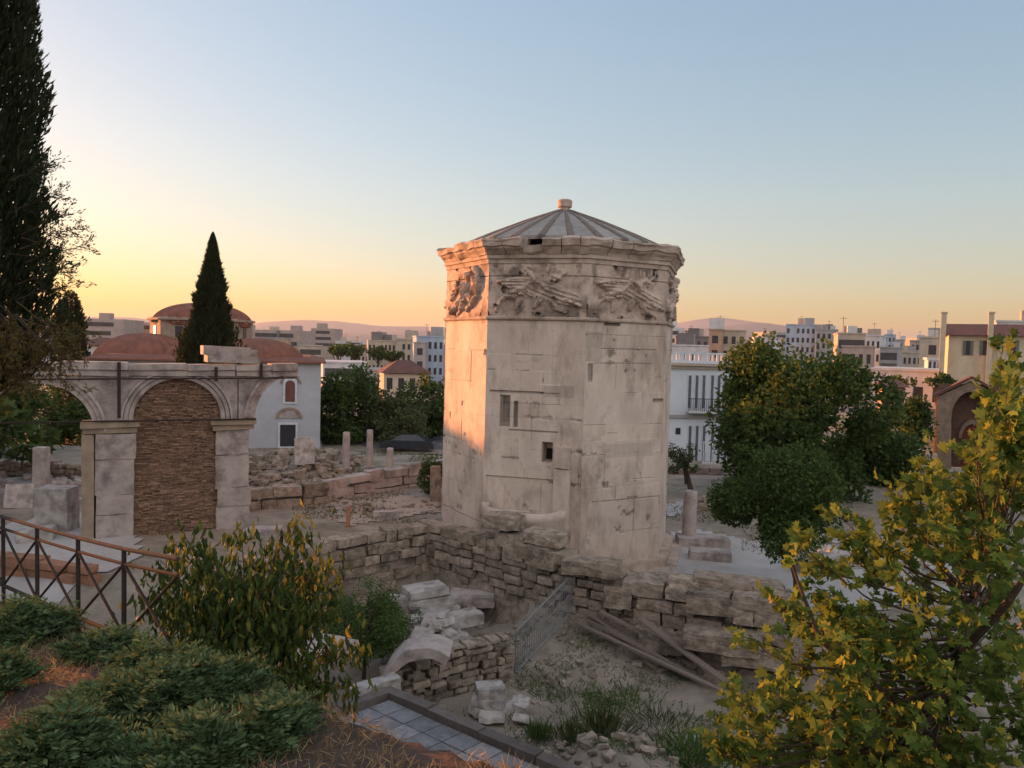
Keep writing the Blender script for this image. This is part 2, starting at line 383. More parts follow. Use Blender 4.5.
def chain(D, U, V, pts, ra, rb, h, fold=0):
    n = len(pts)-1
    for i in range(n): capsule(D, U, V, pts[i], pts[i+1], ra+(rb-ra)*i/n, ra+(rb-ra)*(i+1)/n, h, fold)
def winged(D, U, V, variant, rng):
    c = lambda pts, ra, rb, h, fold=0: chain(D, U, V, pts, ra, rb, h, fold)
    if variant == 0:       # upright floating figure with a swung hoop of drapery on its right
        c([(1.6, 1.05), (1.5, .75)], .24, .2, .17, 30); c([(1.62, 1.35), (1.62, 1.38)], .14, .14, .2)
        c([(1.55, 1.2), (1.1, 1.0), (.75, 1.1)], .09, .06, .13); c([(1.75, 1.25), (2.1, 1.5), (2.35, 1.5)], .09, .07, .15)
        c([(2.3, 1.62), (2.6, 1.35), (2.62, 1.0), (2.45, .65), (2.1, .4), (1.8, .3)], .07, .09, .16)
        c([(1.95, 1.45), (2.2, 1.1), (2.1, .8), (1.9, .6)], .1, .08, .1, 40)
        c([(1.45, .7), (1.1, .45), (.75, .25), (.5, .15)], .2, .07, .16, 30); c([(1.55, .65), (1.4, .35), (1.0, .12)], .15, .07, .14)
        for a in range(5): c([(1.2, 1.1), (.5+.07*a, .6+.16*a)], .07, .04, .09)
        c([(1.75, .7), (2.0, .45), (1.75, .2)], .12, .05, .12, 35)
        return
    fx = (lambda p: (3.2-p[0], p[1])) if variant == 3 else (lambda p: p)
    c = lambda pts, ra, rb, h, fold=0: chain(D, U, V, [fx(p) for p in pts], ra, rb, h, fold)
    s = .12 if variant == 2 else 0
    # drapery mass and legs trailing to the right
    c([(1.5+s, 1.0), (1.95+s, .8), (2.4, .66), (2.8, .55)], .38, .22, .15, 46)
    c([(1.7+s, .7), (1.55+s, .35)], .24, .10, .11, 60); c([(2.1+s, .62), (2.2, .28)], .2, .09, .11, 60)
    c([(2.5, .55), (2.85, .45), (3.02, .36)], .1, .06, .19); c([(2.1, .5), (2.3, .25), (2.55, .16)], .1, .06, .17)
    # chest, neck, head with beard
    c([(1.5+s, 1.12), (1.75+s, .95)], .23, .22, .21, 18); c([(1.42+s, 1.3), (1.4+s, 1.36)], .1, .1, .2); c([(1.34+s, 1.45), (1.35+s, 1.5)], .14, .13, .24); c([(1.27+s, 1.36), (1.25+s, 1.3)], .08, .06, .2)
    # arms holding a vessel
    c([(1.45+s, 1.15), (1.2, .88), (.98, .86)], .10, .075, .2); c([(.9, .82), (.78, .78)], .13, .1, .18, 20); c([(1.85+s, 1.1), (2.15, 1.28), (2.35, 1.2)], .1, .065, .17)
    # spread wings: a broad plate with feather ridges
    for a in range(9):
        t = a/8; c([(1.36+s-.03*a, 1.12-.05*a), (.34+.09*a, 1.02-.42*t+.1)], .085, .05, .11+.05*((a+1) % 2))
    c([(1.4+s, 1.18), (.9, 1.18), (.35, 1.1)], .09, .06, .17)
    for a in range(8):
        t = a/7; c([(1.85+s+.03*a, 1.08), (1.9+.6*t, 1.64-.26*t)], .085, .06, .09+.04*(a % 2))
    c([(.3, .16), (.42, .5), (.62, .62), (.95, .62)], .05, .09, .15, 24); c([(1.05, .55), (.95, .25)], .13, .05, .1, 50)
for k in range(8):
    rng = np.random.default_rng(50+k); vis = k in (0, 1, 2, 3); p0, p1 = corner(k-1, TR-.015), corner(k, TR-.015); L = (p1-p0).length
    nu_, nz_ = (160, 90) if vis else (40, 24)
    U = np.linspace(0, 3.2, nu_)[None, :]+np.zeros((nz_, 1)); V = np.linspace(0, 1.7, nz_)[:, None]+np.zeros((1, nu_))
    D = np.zeros((nz_, nu_)); winged(D, U, V, [0, 1, 2, 3, 1, 2, 3, 2][k], rng)
    e = fbm(nu_, nz_, 3.2, 1.7, 4, rng, 4); D = D*np.clip(.15+1.75*e, .2, 1.25) + (e-.5)*.035
    D -= .05*((np.abs(V-1.28) < .012) & (D < .05)); e2 = fbm(nu_, nz_, 3.2, 1.7, 1.2, rng, 4)
    D -= .10*(e > .66)*(e2 > .48)
    D[:, 0] = 0; D[:, -1] = 0; D[0] = 0; D[-1] = 0
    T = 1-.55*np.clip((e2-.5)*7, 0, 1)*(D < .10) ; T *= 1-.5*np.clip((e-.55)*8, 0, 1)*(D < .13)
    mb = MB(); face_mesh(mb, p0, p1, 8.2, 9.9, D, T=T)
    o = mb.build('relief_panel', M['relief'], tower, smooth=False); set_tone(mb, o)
# moulding under the frieze, bands over it, cornice of separate blocks
def oct_band(mb, prof, mi=0, sub=1):
    """profile [(r, z)] swept round the octagon"""
    rows = []
    for r, z in prof: rows.append([corner(k, r) + Vector((0, 0, z)) for k in range(8)])
    vs = [p for r_ in rows for p in r_]; fs = [(i*8+j, i*8+(j+1) % 8, (i+1)*8+(j+1) % 8, (i+1)*8+j) for i in range(len(prof)-1) for j in range(8)]
    mb.add(vs, fs, mi)
mb = MB(); oct_band(mb, [(4.10, 8.05), (4.19, 8.08), (4.26, 8.12), (4.27, 8.17), (4.20, 8.21), (4.10, 8.22)])
mb.build('string_course', M['cornice'], tower)
mb = MB(); oct_band(mb, [(4.05, 9.88), (4.2, 9.88), (4.2, 10.02), (4.27, 10.03), (4.27, 10.12), (4.22, 10.14), (4.22, 10.22), (4.05, 10.22)])
mb.build('frieze_band', M['cornice'], tower)
mb = MB()
cprof = [(4.0, 10.16), (4.26, 10.16), (4.31, 10.24), (4.40, 10.33), (4.42, 10.38), (4.50, 10.40), (4.52, 10.52), (4.56, 10.60), (4.48, 10.66), (3.4, 10.74)]
for k in range(8):
    rng = random.Random(k+3); cuts = [0]
    while cuts[-1] < 1: cuts.append(min(1, cuts[-1]+rng.uniform(.16, .27)))
    if cuts[-1]-cuts[-2] < .08: cuts.pop(-2)
    for i in range(len(cuts)-1):
        f0, f1 = cuts[i]+(.004 if i else 0), cuts[i+1]-(.004 if i < len(cuts)-2 else 0)
        mis = (k == 1 and f0 < .47 < f1); low = (k == 0 and f1 < .45) or (k == 1 and i == 0)
        drop = rng.uniform(-.02, .012); rows = []
        n = 7
        for r, z in cprof:
            if mis: r = min(r, 4.32); z = min(z, 10.42)
            if low: z = min(z, 10.56) + 0*(r); r = min(r, 4.54)
            row = []
            for j in range(n):
                f = f0+(f1-f0)*j/(n-1); p = corner(k-1, r).lerp(corner(k, r), f); nn = noise.noise_vector(p*2.3+Vector((0, 0, z*5)))
                row.append(p+Vector((0, 0, z+drop))+nn*(.06 if 0 < f < 1 else .0))
            rows.append(row)
        b0 = len(mb.v); mb.grid(rows); m_ = len(rows)
        mb.f.append(tuple(b0+q*n for q in range(m_))); mb.f.append(tuple(b0+q*n+n-1 for q in range(m_))[::-1]); mb.mi += [0, 0]
mb.build('cornice', M['cornice'], tower)
# roof of radiating slabs
roof = MB(); ribs = MB(); NS = 24
def rz_(r): return 12.12-.35*(r-.35)-.02*(r-.35)**2
for i in range(NS):
    a0, a1 = 2*math.pi*i/NS, 2*math.pi*(i+1)/NS; seg = [.3, 1.1, 1.9, 2.7, 3.55]
    for j in range(4):
        r0, r1 = seg[j], seg[j+1]-.012; zz = rz_; dz = random.uniform(-.008, .008)
        P = []
        for dzz in (0, -.12):
            for r, a in ((r0, a0), (r1, a0), (r1, a1), (r0, a1)): P.append(TC+Vector((r*math.cos(a), r*math.sin(a), zz(r)+dz+dzz-.02*0)))
        roof.add(P, [(0, 1, 2, 3), (7, 6, 5, 4), (0, 4, 5, 1), (1, 5, 6, 2), (2, 6, 7, 3), (3, 7, 4, 0)])
    d = Vector((math.cos(a0), math.sin(a0), 0)); s_ = Vector((-d.y, d.x, 0)); P = []
    for r, w_ in ((.3, .035), (1.5, .085), (2.7, .12), (3.6, .14)):
        for sx, dz in ((-1, -.03), (-.6, .05), (.6, .05), (1, -.03)): P.append(TC+d*r+s_*(w_*sx)+Vector((0, 0, rz_(r)+dz)))
    ribs.add(P, [(q_*4+a_, q_*4+a_+1, q_*4+a_+5, q_*4+a_+4) for q_ in range(3) for a_ in range(3)]+[(12, 13, 14, 15)])
rf = roof.build('roof', M['slab'], tower)
rb = ribs.build('roof_ribs', M['rib'], tower)
mb = MB(); mb.lathe(TC, [(.0, 12.05), (.42, 12.05), (.36, 12.15), (.2, 12.18), (.19, 12.26), (.26, 12.3), (.27, 12.52), (.22, 12.56), (0, 12.56)], 14)
mb.build('finial', M['cornice'], tower)
# steps
mb = MB(); oct_band(mb, [(4.0, .35), (4.5, .35), (4.5, .1), (4.85, .1), (4.85, -.8)]); mb.build('step', M['cornice'], tower)
# half round basin wall against the front left face
N1 = tdir(A0+22.5); T1 = Vector((-N1.y, N1.x, 0)); FM = TC+N1*(TR*math.cos(R(22.5)))
ap = MB(); rows = []
prof = [(1.0, -.6), (1.0, 1.9), (1.03, 1.95), (1.03, 2.2), (.86, 2.22), (.86, 1.6)]
for r, z in prof:
    row = []
    for i in range(33):
        t = math.pi*i/32; p = FM + T1*(-.17) - T1*(1.38*r*math.cos(t)) + N1*(1.05*(r if r > .9 else r)*math.sin(t))
        zz = z + (.05*noise.noise(Vector((i*.33, 0, 0))) - .06*math.sin(t) if z > 1.8 else 0)
        row.append(p+Vector((0, 0, zz))+noise.noise_vector(p*2+Vector((0, 0, z)))*.02)
    rows.append(row)
ap.grid(rows); ap.v += []; fl = [FM + T1*(-.17) - T1*(1.2*math.cos(math.pi*i/16)) + N1*(.9*math.sin(math.pi*i/16))+Vector((0, 0, 1.65)) for i in range(17)]
ap.add(fl, [tuple(range(17))]); ap.build('basin_wall', M['plainmarble'], tower, smooth=True)
pl = MB(); R1 = Matrix.Rotation(math.atan2(T1.y, T1.x), 3, 'Z')
uo = .82-.5
pc = FM+T1*((uo)*3.2)
rock(pl, pc+N1*.10+Vector((0, 0, tz(466)-.95)), (.50, .45, 1.9), n=4, rnd=.03, amp=.01, rot=R1)
rock(pl, pc+N1*.12+Vector((0, 0, tz(454.5))), (.46, .44, .66), n=4, rnd=.04, amp=.015, rot=R1)
rock(pl, pc+N1*.10+Vector((0, 0, .3)), (.44, .42, 2.2), n=4, rnd=.03, amp=.01, rot=R1)
pl.build('pilaster', M['plainmarble'], tower)
mb = MB(); mb.box(FM+T1*((.65-.5)*3.2)-N1*.62+Vector((0, 0, (tz(441)+tz(461))/2)), (.5, .02, .9), rot=R1); mb.build('window_slot', M['dark'], tower)
# ------------------------------------------------------------------ the arcade
PL, PR = at(20, 400, 22.6), at(255, 400, 25.8); PL.z = PR.z = 0
AE = (PR-PL).normalized(); AN = Vector((AE.y, -AE.x, 0))
def ahit(px, py, off=0):
    d = ray(px, py); o = Vector((0, 0, EYE)); q = PL+AN*off
    t = (q-o).dot(AN)/d.dot(AN); p = o+d*t; return (p-PL).dot(AE), p.z
def ap3(s, z, off=0): return PL+AE*s+AN*off+Vector((0, 0, z))
arc = empty('ruined_arcade', ap3(0, .5), 'grey marble arcade with one bricked up arch and one open arch held by iron rods', 'arcade')
ARCHR = Matrix.Rotation(math.atan2(AE.y, AE.x), 3, 'Z')
sA = ahit(37, 430)[0]; sB = ahit(178, 420)[0]; sC = ahit(300, 400)[0]; ZS = 4.55
ARCS = [(sA, 1.48, 4.32), (sB, 1.30, 4.62), (sC, 1.50, 4.62)]
s_l, s_r = ahit(-90, 400)[0], ahit(297, 370)[0]; TH = .7; ZT = 6.02
ARCS.append((sA-3.6, 1.48, 4.32))
sp = MB(); s = s_l; segs = []
def low(s):
    for c, r, zs in ARCS:
        if abs(s-c) < r: return zs+math.sqrt(max(0, r*r-(s-c)**2)), True
    return .2, False
prev = None; ds = .03; n = int((s_r-s_l)/ds)
cols = []
for i in range(n+1):
    s = s_l+(s_r-s_l)*i/n; zl, op = low(s); cols.append((s, zl if op else 4.3))
rows = []
for zf in (0, .5, 1):
    rows.append([ap3(s, zl+(ZT-zl)*zf, 0) for s, zl in cols])
sp.grid(rows); rows2 = [[p-AN*TH for p in r] for r in rows]; sp.grid([r[::-1] for r in rows2])
sp.grid([rows2[0], rows[0]]); sp.grid([rows[2], rows2[2]])
e = cols[-1]; sp.add([ap3(e[0], e[1]), ap3(e[0], ZT), ap3(e[0], ZT, -TH), ap3(e[0], e[1], -TH)], [(3, 2, 1, 0)])
sp.build('spandrel', M['greymarble'], arc)
def abox(mb, px0, px1, z0, z1, proud, th=None, s01=None, amp=.012):
    s0, s1 = s01 if s01 else (ahit(px0, 420)[0], ahit(px1, 420)[0]); th = th or TH+proud
    c = ap3((s0+s1)/2, (z0+z1)/2, proud-th/2); rock(mb, c, (s1-s0, th, z1-z0), n=5, rnd=.015, amp=amp, rot=ARCHR)
# moulded arch rings
for q, (c, r, zs) in enumerate(ARCS[:3]):
    mb = MB(); a_hi = math.pi if q != 2 else math.pi*.995; a_lo = 0 if q != 2 else math.pi*.5
    for ri, ro, pr in ((.0, .13, .05), (.135, .27, .085), (.275, .36, .13)):
        if q == 1: ri += .02
        P = []
        for i in range(41):
            a = a_lo+(a_hi-a_lo)*i/40
            for rr, of in ((r+ri, -.1), (r+ri, pr), (r+ro, pr), (r+ro, -.1)):
                P.append(ap3(c+rr*math.cos(a), zs+min(rr*math.sin(a), ZT-zs+.0), of))
        mb.add(P, [(i*4+j, i*4+j+1, i*4+j+5, i*4+j+4) for i in range(40) for j in range(3)])
    mb.build('arch_moulding', M['greymarble'], arc)
for (p0, p1) in ((95, 134), (217, 250)):
    mb = MB(); zz = .2
    for hh in (1.5, .62, 1.1, .82): abox(mb, p0+random.uniform(-1, 1), p1+random.uniform(-1, 1.5), zz, zz+hh-.012, .04+random.uniform(-.02, .02), amp=.02); zz += hh
    mb.build('pier', M['greymarble'], arc)
    mb = MB(); abox(mb, p0-12 if p0 < 100 else p0-4, p1+4, 4.25, 4.42, .10); abox(mb, p0-14 if p0 < 100 else p0-6, p1+6, 4.43, 4.62, .2); mb.build('capital', M['ochre'], arc)
mb = MB(); abox(mb, 82, 94.5, .2, 4.22, .02); mb.build('pilaster', M['ochre'], arc)
# entablature blocks
mb = MB(); s = s_l; rr = random.Random(4)
while s < s_r-.1:
    l = min(rr.uniform(1.0, 1.9), s_r-s); z1 = 6.44+rr.uniform(-.05, .03)
    abox(mb, 0, 0, 6.03, 6.22, .10, s01=(s, s+l-.01)); abox(mb, 0, 0, 6.222, z1, .17, s01=(s+.0, s+l-.012)); s += l
mb.build('entablature', M['greymarble'], arc)
mb = MB(); s0, s1 = ahit(203, 355)[0], ahit(258, 355)[0]
abox(mb, 0, 0, 6.47, 6.70, .12, s01=(s0+.12, s1+.03)); abox(mb, 0, 0, 6.705, 7.0, .06, s01=(s0, s1-.25)); abox(mb, 0, 0, 6.705, 6.9, .02, s01=(s1-.24, s1))
mb.build('coping_block', M['greymarble'], arc)
# brick filling
sb0, sb1 = ahit(133, 480)[0], ahit(219, 480)[0]; rng = np.random.default_rng(3); bi = MB()
z = .2; 
while z < 6.0:
    hh = rng.uniform(.04, .065); x = sb0-rng.random()*.2
    while x < sb1:
        ln = rng.uniform(.12, .30); xa, xb = max(x, sb0), min(x+ln-.012, sb1)
        zc = z+hh/2; ok = True
        if zc > ARCS[1][2]-.1:
            rr_ = ARCS[1][1]+.03; ok = ((xa-ARCS[1][0])**2+(zc-ARCS[1][2])**2 < rr_**2) and ((xb-ARCS[1][0])**2+(zc-ARCS[1][2])**2 < rr_**2)
        if ok and xb-xa > .04:
            o_ = -.09+rng.normal(0, .03); bi.box(ap3((xa+xb)/2, zc, o_-.1), (xb-xa, .2, hh-.010), rot=ARCHR)
        x += ln
    z += hh
bk = bi.build('brick_filling', M['brickin'], arc)
mb = MB(); mb.add([ap3(sb0, .2, -.16), ap3(sb1, .2, -.16), ap3(sb1, 4.6, -.16), ap3(sb0, 4.6, -.16)], [(0, 1, 2, 3)])
cx, rr_, zs = ARCS[1]; P = [ap3(cx+rr_*math.cos(math.pi*i/24), zs+rr_*math.sin(math.pi*i/24), -.16) for i in range(25)]; mb.add(P, [tuple(range(25))])
mb.build('mortar_core', mat('old_mortar', (.20, .14, .10), None, 4, .5), arc)
# iron tie rods
def rod(p0, p1, r=.028):
    mb = MB(); mb.tube([ap3(*ahit(*p0, .24), .24), ap3(*ahit(*p1, .24), .24)], r, 6); mb.build('tie_rod', M['iron'], arc)
rod((-80, 380), (297, 378)); rod((-80, 424), (256, 419))
def strap(px, y0, y1, w_=.10):
    s, _ = ahit(px, y0, .2); z0, z1 = ahit(px, y1, .2)[1], ahit(px, y0, .2)[1]
    mb = MB(); mb.box(ap3(s, (z0+z1)/2, .235), (w_, .03, z1-z0), rot=ARCHR); mb.build('iron_strap', M['iron'], arc)
strap(119, 362, 418); strap(216, 367, 381); strap(261, 364, 378); strap(238, 378, 420, .03)
# ------------------------------------------------------------------ helpers for things on the ground
def hit(px, py):
    d = ray(px, py); o = Vector((0, 0, EYE)); t = 3.0
    while t < 400:
        p = o+d*t
        if p.z < H(p.x, p.y): break
        t += .05+t*.004
    for _ in range(6):
        p = o+d*t; t += (H(p.x, p.y)-p.z)/d.z*.9
    p = o+d*t; p.z = H(p.x, p.y); return p
def ground_at(px, Y, dz=0):
    p = at(px, 400, Y); p.z = H(p.x, p.y)+dz; return p
def sheet(name, poly, mcol, dz=.035, step=.35, kind='structure'):
    """a patch of paving that follows the ground"""
    x0, x1 = min(p[0] for p in poly), max(p[0] for p in poly); y0, y1 = min(p[1] for p in poly), max(p[1] for p in poly)
    nx, ny = int((x1-x0)/step)+2, int((y1-y0)/step)+2; mb = MB()
    def ins(x, y):
        r = False
        for i in range(len(poly)):
            (ax, ay), (bx, by) = poly[i], poly[(i+1) % len(poly)]
            if (ay > y) != (by > y) and x < (bx-ax)*(y-ay)/(by-ay)+ax: r = not r
        return r
    vs = [(x0+i*step, y0+j*step, H(x0+i*step, y0+j*step)+dz) for j in range(ny) for i in range(nx)]
    fs = [(j*nx+i, j*nx+i+1, (j+1)*nx+i+1, (j+1)*nx+i) for j in range(ny-1) for i in range(nx-1) if ins(x0+(i+.5)*step, y0+(j+.5)*step)]
    mb.add(vs, fs); return tag(mb.build(name, mcol, smooth=True), kind=kind)
def single(name, mb, mats, loc, label, cat, group=None, kind=None, smooth=False):
    return tag(mb.build(name, mats, loc=loc, smooth=smooth), label, cat, group, kind)
# ------------------------------------------------------------------ ruined walls of the pit
def masonry(mb, path, bottom, hr=(.26, .42), lr=(.45, 1.1), th=.65, rg=None, gap=.0, amp=.05, lean=0):
    """courses of rough blocks under a broken top line; path = [(x, y, ztop)]"""
    rg = rg or random.Random(1); cum = [0]
    for a, b in zip(path, path[1:]): cum.append(cum[-1]+math.hypot(b.x-a.x, b.y-a.y))
    def pos(s):
        s = min(max(s, 0), cum[-1]-1e-4)
        for i in range(len(cum)-1):
            if s < cum[i+1]:
                t = (s-cum[i])/(cum[i+1]-cum[i]); return path[i].lerp(path[i+1], t), (path[i+1]-path[i])
    depth = 0; c = 0
    zmax = max(p.z for p in path)
    while zmax-depth > bottom:
        hh = rg.uniform(*hr); s = -rg.random()*.5
        while s < cum[-1]:
            l = rg.uniform(*lr); m_ = min(s+l/2, cum[-1]); p, d = pos(m_); zt = p.z-depth
            if zt > bottom and rg.random() > gap:
                h2 = hh+(rg.uniform(-.1, .12) if c == 0 else 0); rz = math.atan2(d.y, d.x)+rg.uniform(-.03, .03)
                if l > .2: rock(mb, (p.x+rg.uniform(-.03, .03), p.y+rg.uniform(-.07, .07)-lean*depth, zt-hh/2+rg.uniform(-.02, .02)), (l-.045, th+rg.uniform(-.14, .14), h2-.04), rz+rg.uniform(-.04, .04), 5, .09, amp*.8)
            s += l
        depth += hh; c += 1
wl = empty('ruined_wall', (WALL[4].x, WALL[4].y, 0), 'long L shaped wall of rough limestone blocks round the excavation pit', 'wall')
mb = MB(); masonry(mb, WALL[:5], -1.5, (.2, .34), (.35, .85), rg=random.Random(2)); mb.build('side_wall', M['rubble'], wl)
mb = MB(); masonry(mb, WALL[4:8], -1.5, (.22, .38), (.35, .85), rg=random.Random(3)); mb.build('front_wall', M['rubble'], wl)
mb = MB(); masonry(mb, WALL[7:], -1.4, (.26, .42), (.5, 1.3), .95, rg=random.Random(5), amp=.07, gap=.05); mb.build('broken_end', M['rubble'], wl)
mb = MB()
for (px, py, Y, sx, sz, rz) in ((503, 521, 23.0, 1.15, .42, -.5), (546, 537, 22.3, 1.25, .34, -.55), (540, 551, 22.2, 1.1, .36, -.5), (515, 539, 22.8, 1.0, .4, -.5), (592, 566, 21.0, 1.6, .38, -.35), (562, 556, 21.8, .8, .3, -.4), (655, 583, 20.4, .9, .4, -.2), (684, 586, 20.0, .8, .5, -.3), (738, 583, 19.7, 2.3, .25, -.28), (765, 600, 19.3, 1.3, .5, -.2), (726, 604, 19.2, 2.0, .42, -.25), (722, 640, 18.7, 1.9, .46, -.3), (752, 655, 18.6, 1.5, .4, -.25), (618, 594, 20.4, .75, .55, -.2), (662, 640, 19.6, 1.2, .5, -.3)):
    p = at(px, py, Y+(.35 if px > 600 else 0)); rock(mb, p, (sx, .8, sz), rz, 5, .10, .07)
mb.build('loose_course', M['rubble'], wl)
# ------------------------------------------------------------------ low rubble wall, vault piece, heap in the pit
p0 = [at(392, 668, 17.0), at(418, 655, 17.4), at(452, 643, 18.0), at(505, 634, 18.8)]
mb = MB(); masonry(mb, p0, -1.3, (.13, .2), (.2, .5), .5, random.Random(8), amp=.08)
rw = empty('rubble_wall', (p0[1].x, p0[1].y, -1), 'short curved wall of small rubble with an end of a plastered vault, beside the granite paving', 'wall')
mb.build('stones', M['rubble'], rw)
vp = MB(); c = at(405, 700, 16.7); rows = []
for i in range(13):
    a = math.pi*(.95-.62*i/12); r = []
    for (rr, yy) in ((.85, -.35), (1.05, -.35), (1.05, .5), (.85, .5)): r.append(Vector((c.x+.45+rr*math.cos(a), c.y+yy, -.35+rr*1.25*math.sin(a)-.25))+noise.noise_vector(Vector((i*.4, rr*3, yy)))*.04)
    r.append(r[0]); rows.append(r)
vp.grid(rows); vp.build('vault_piece', M['greymarble'], rw)
def heap(name, c, rx, ry, hgt, n, smin, smax, mcol, label, cat, seed=1, flat=.6):
    rg = random.Random(seed); mb = MB(); z0 = c.z
    for i in range(n):
        a = rg.random()*6.283; r = math.sqrt(rg.random()); x, y = c.x+rx*r*math.cos(a), c.y+ry*r*math.sin(a)
        s = rg.uniform(smin, smax)*(1.15-.4*r); z = H(x, y)+hgt*(1-r**1.5)*rg.uniform(.75, 1.05)+s*.15
        e = Matrix.Rotation(rg.random()*3.14, 3, 'Z') @ Matrix.Rotation(rg.gauss(0, .25), 3, 'X')
        rock(mb, (x, y, z), (s*rg.uniform(1, 1.7), s*rg.uniform(.8, 1.1), s*flat*rg.uniform(.7, 1.2)), 0, 2, .14, .09, rot=e)
    core = []; 
    for j in range(6):
        core.append([Vector((c.x+rx*1.0*(j/5)*math.cos(k*.393), c.y+ry*(j/5)*math.sin(k*.393), 0)) for k in range(17)])
    for r_, row in enumerate(core):
        for p in row: p.z = H(p.x, p.y)+hgt*.8*(1-(r_/5)**1.5)-.05
    mb.grid(core)
    return single(name, mb, mcol, (c.x, c.y, z0), label, cat, kind='stuff' if n > 40 else None)
heap('marble_rubble', hit(432, 663), 1.25, 1.9, 1.15, 150, .18, .42, M['white'], 'heap of pale broken marble behind the short rubble wall', 'rubble', 3)
G_SLAB = 'loose marble slabs lying in the pit'
def slab(px, py, Y, size, rz=0, label='', mcol=None, tilt=0, name='marble_block', group=G_SLAB, cat='stone block', n=5, rnd=.07, amp=.05, seat=False):
    p = at(px, py, Y)
    if seat: p.z = H(p.x, p.y)+size[2]*.42
    mb = MB(); rock(mb, p, size, 0, n, rnd, amp, rot=Matrix.Rotation(rz, 3, 'Z') @ Matrix.Rotation(tilt, 3, 'X'))
    return single(name, mb, mcol or M['white'], p, label, cat, group)
slab(425, 590, 21.2, (1.15, .8, .2), .5, 'top pale slab of the stack against the bushes in the pit')
slab(428, 599, 21.2, (1.3, .85, .24), .35, 'second slab from the top of the stack in the pit')
slab(434, 609, 21.1, (1.2, .9, .26), .55, 'thick third slab from the top of the stack in the pit')
slab(437, 621, 21.0, (1.3, 1.0, .35), .4, 'broad bottom slab of the stack in the pit')
slab(398, 600, 20.9, (.7, .5, .2), .2, 'small pale slab left of the slab stack, by the green bush')
slab(472, 598, 22.6, (1.3, .9, .3), .1, 'grey slab behind the dry dead shrub', M['greymarble'])
slab(465, 618, 20.8, (.9, .6, .3), .5, 'square pale block just below the dry dead shrub')
slab(490, 690, 16.9, (.62, .5, .24), .2, 'upper block of the two stacked blocks in front of the rubble wall', M['white'], rnd=.1)
slab(489, 700, 16.9, (.72, .6, .26), -.1, 'lower block of the two stacked blocks in front of the rubble wall', M['white'], rnd=.1)
for i, (px, py, s, lab) in enumerate(((492, 722, .42, 'flat white stone nearest the granite paving kerb'), (505, 712, .38, 'tilted white stone in the middle of the small stone group'), (519, 710, .40, 'upright white stone at the right end of the small stone group'), (478, 716, .3, 'small white stone at the left end of the small stone group'), (523, 724, .3, 'small grey stone below the upright white stone'))):
    p = hit(px, py); mb = MB(); rock(mb, p+Vector((0, 0, .1)), (s*1.3, s, s*.6), i, 3, .12, .09, rot=Matrix.Rotation(i*.7, 3, 'Z') @ Matrix.Rotation(.3*i-.5, 3, 'X')); single('marble_block', mb, M['white'], p, lab, 'stone block', G_SLAB)
heap('mound_stones', hit(610, 742), 2.2, 1.6, .1, 120, .05, .2, M['rubble'], 'small stones strewn over the overgrown mound in the pit', 'stones', 9)
heap('scattered_stones', hit(520, 640), 3.2, 3.0, .02, 130, .05, .16, M['rubble'], 'small stones strewn over the pit floor', 'stones', 10)
heap('wall_debris', hit(712, 668), 2.0, .7, .08, 60, .1, .3, M['rubble'], 'broken stones at the foot of the broken wall end', 'stones', 12)
# planks
PG = 'weathered planks lying beside the broken wall'
for (x0, y0, x1, y1, w_, lab) in ((578, 634, 738, 707, .13, 'longest thin plank, lowest of the pile'), (584, 628, 700, 686, .14, 'long plank just above the lowest one'), (588, 621, 637, 650, .17, 'short plank at the upper left end of the pile'), (600, 618, 668, 655, .16, 'plank running from the wall down to the middle of the pile'), (639, 636, 727, 694, .24, 'wide pale plank lying highest across the pile'), (606, 633, 668, 662, .2, 'broad plank under the wide pale one'), (628, 660, 703, 688, .12, 'narrow plank tucked between the two longest'), (660, 648, 700, 667, .18, 'short plank against the wall foot')):
    def pl_(px, py):
        p = hit(px, py)
        for i in range(len(WALL)-1):
            if WALL[i].x <= p.x <= WALL[i+1].x:
                lim = WALL[i].lerp(WALL[i+1], (p.x-WALL[i].x)/(WALL[i+1].x-WALL[i].x)).y-.8
                if p.y > lim: return at(px, py, lim)
        return p
    a, b = pl_(x0, y0), pl_(x1, y1); a.z += .1; b.z += .12
    a.z += .10+.04*(x0 % 3); b.z += .08
    if w_ > .2: a.z += .25; b.z += .1
    d = b-a; L = d.length; m_ = (a+b)/2; q = d.to_track_quat('X', 'Z').to_matrix(); mb = MB()
    rock(mb, m_, (L, w_, .06), 0, 5, .0, .02, rot=q); single('plank', mb, M['wood'], m_, lab, 'plank', PG)
# wire fence panel
a0, a1, b0, b1 = hit(515, 673), None, hit(579, 625), None
fe = empty('wire_panel', a0, 'grey welded wire fence panel standing slanting across the pit floor', 'fence')
mb = MB(); up = Vector((0, 0, 1.08)); mb.tube([a0, a0+up, b0+up, b0, a0], .022, 6); mb.build('frame', M['steel'], fe)
mb = MB(); nb = 30
for i in range(1, nb): p = a0.lerp(b0, i/nb); mb.tube([p, p+up], .011, 4)
for z in (.25, .55, .85): mb.tube([a0+Vector((0, 0, z)), b0+Vector((0, 0, z))], .010, 4)
mb.build('wires', M['steel'], fe)
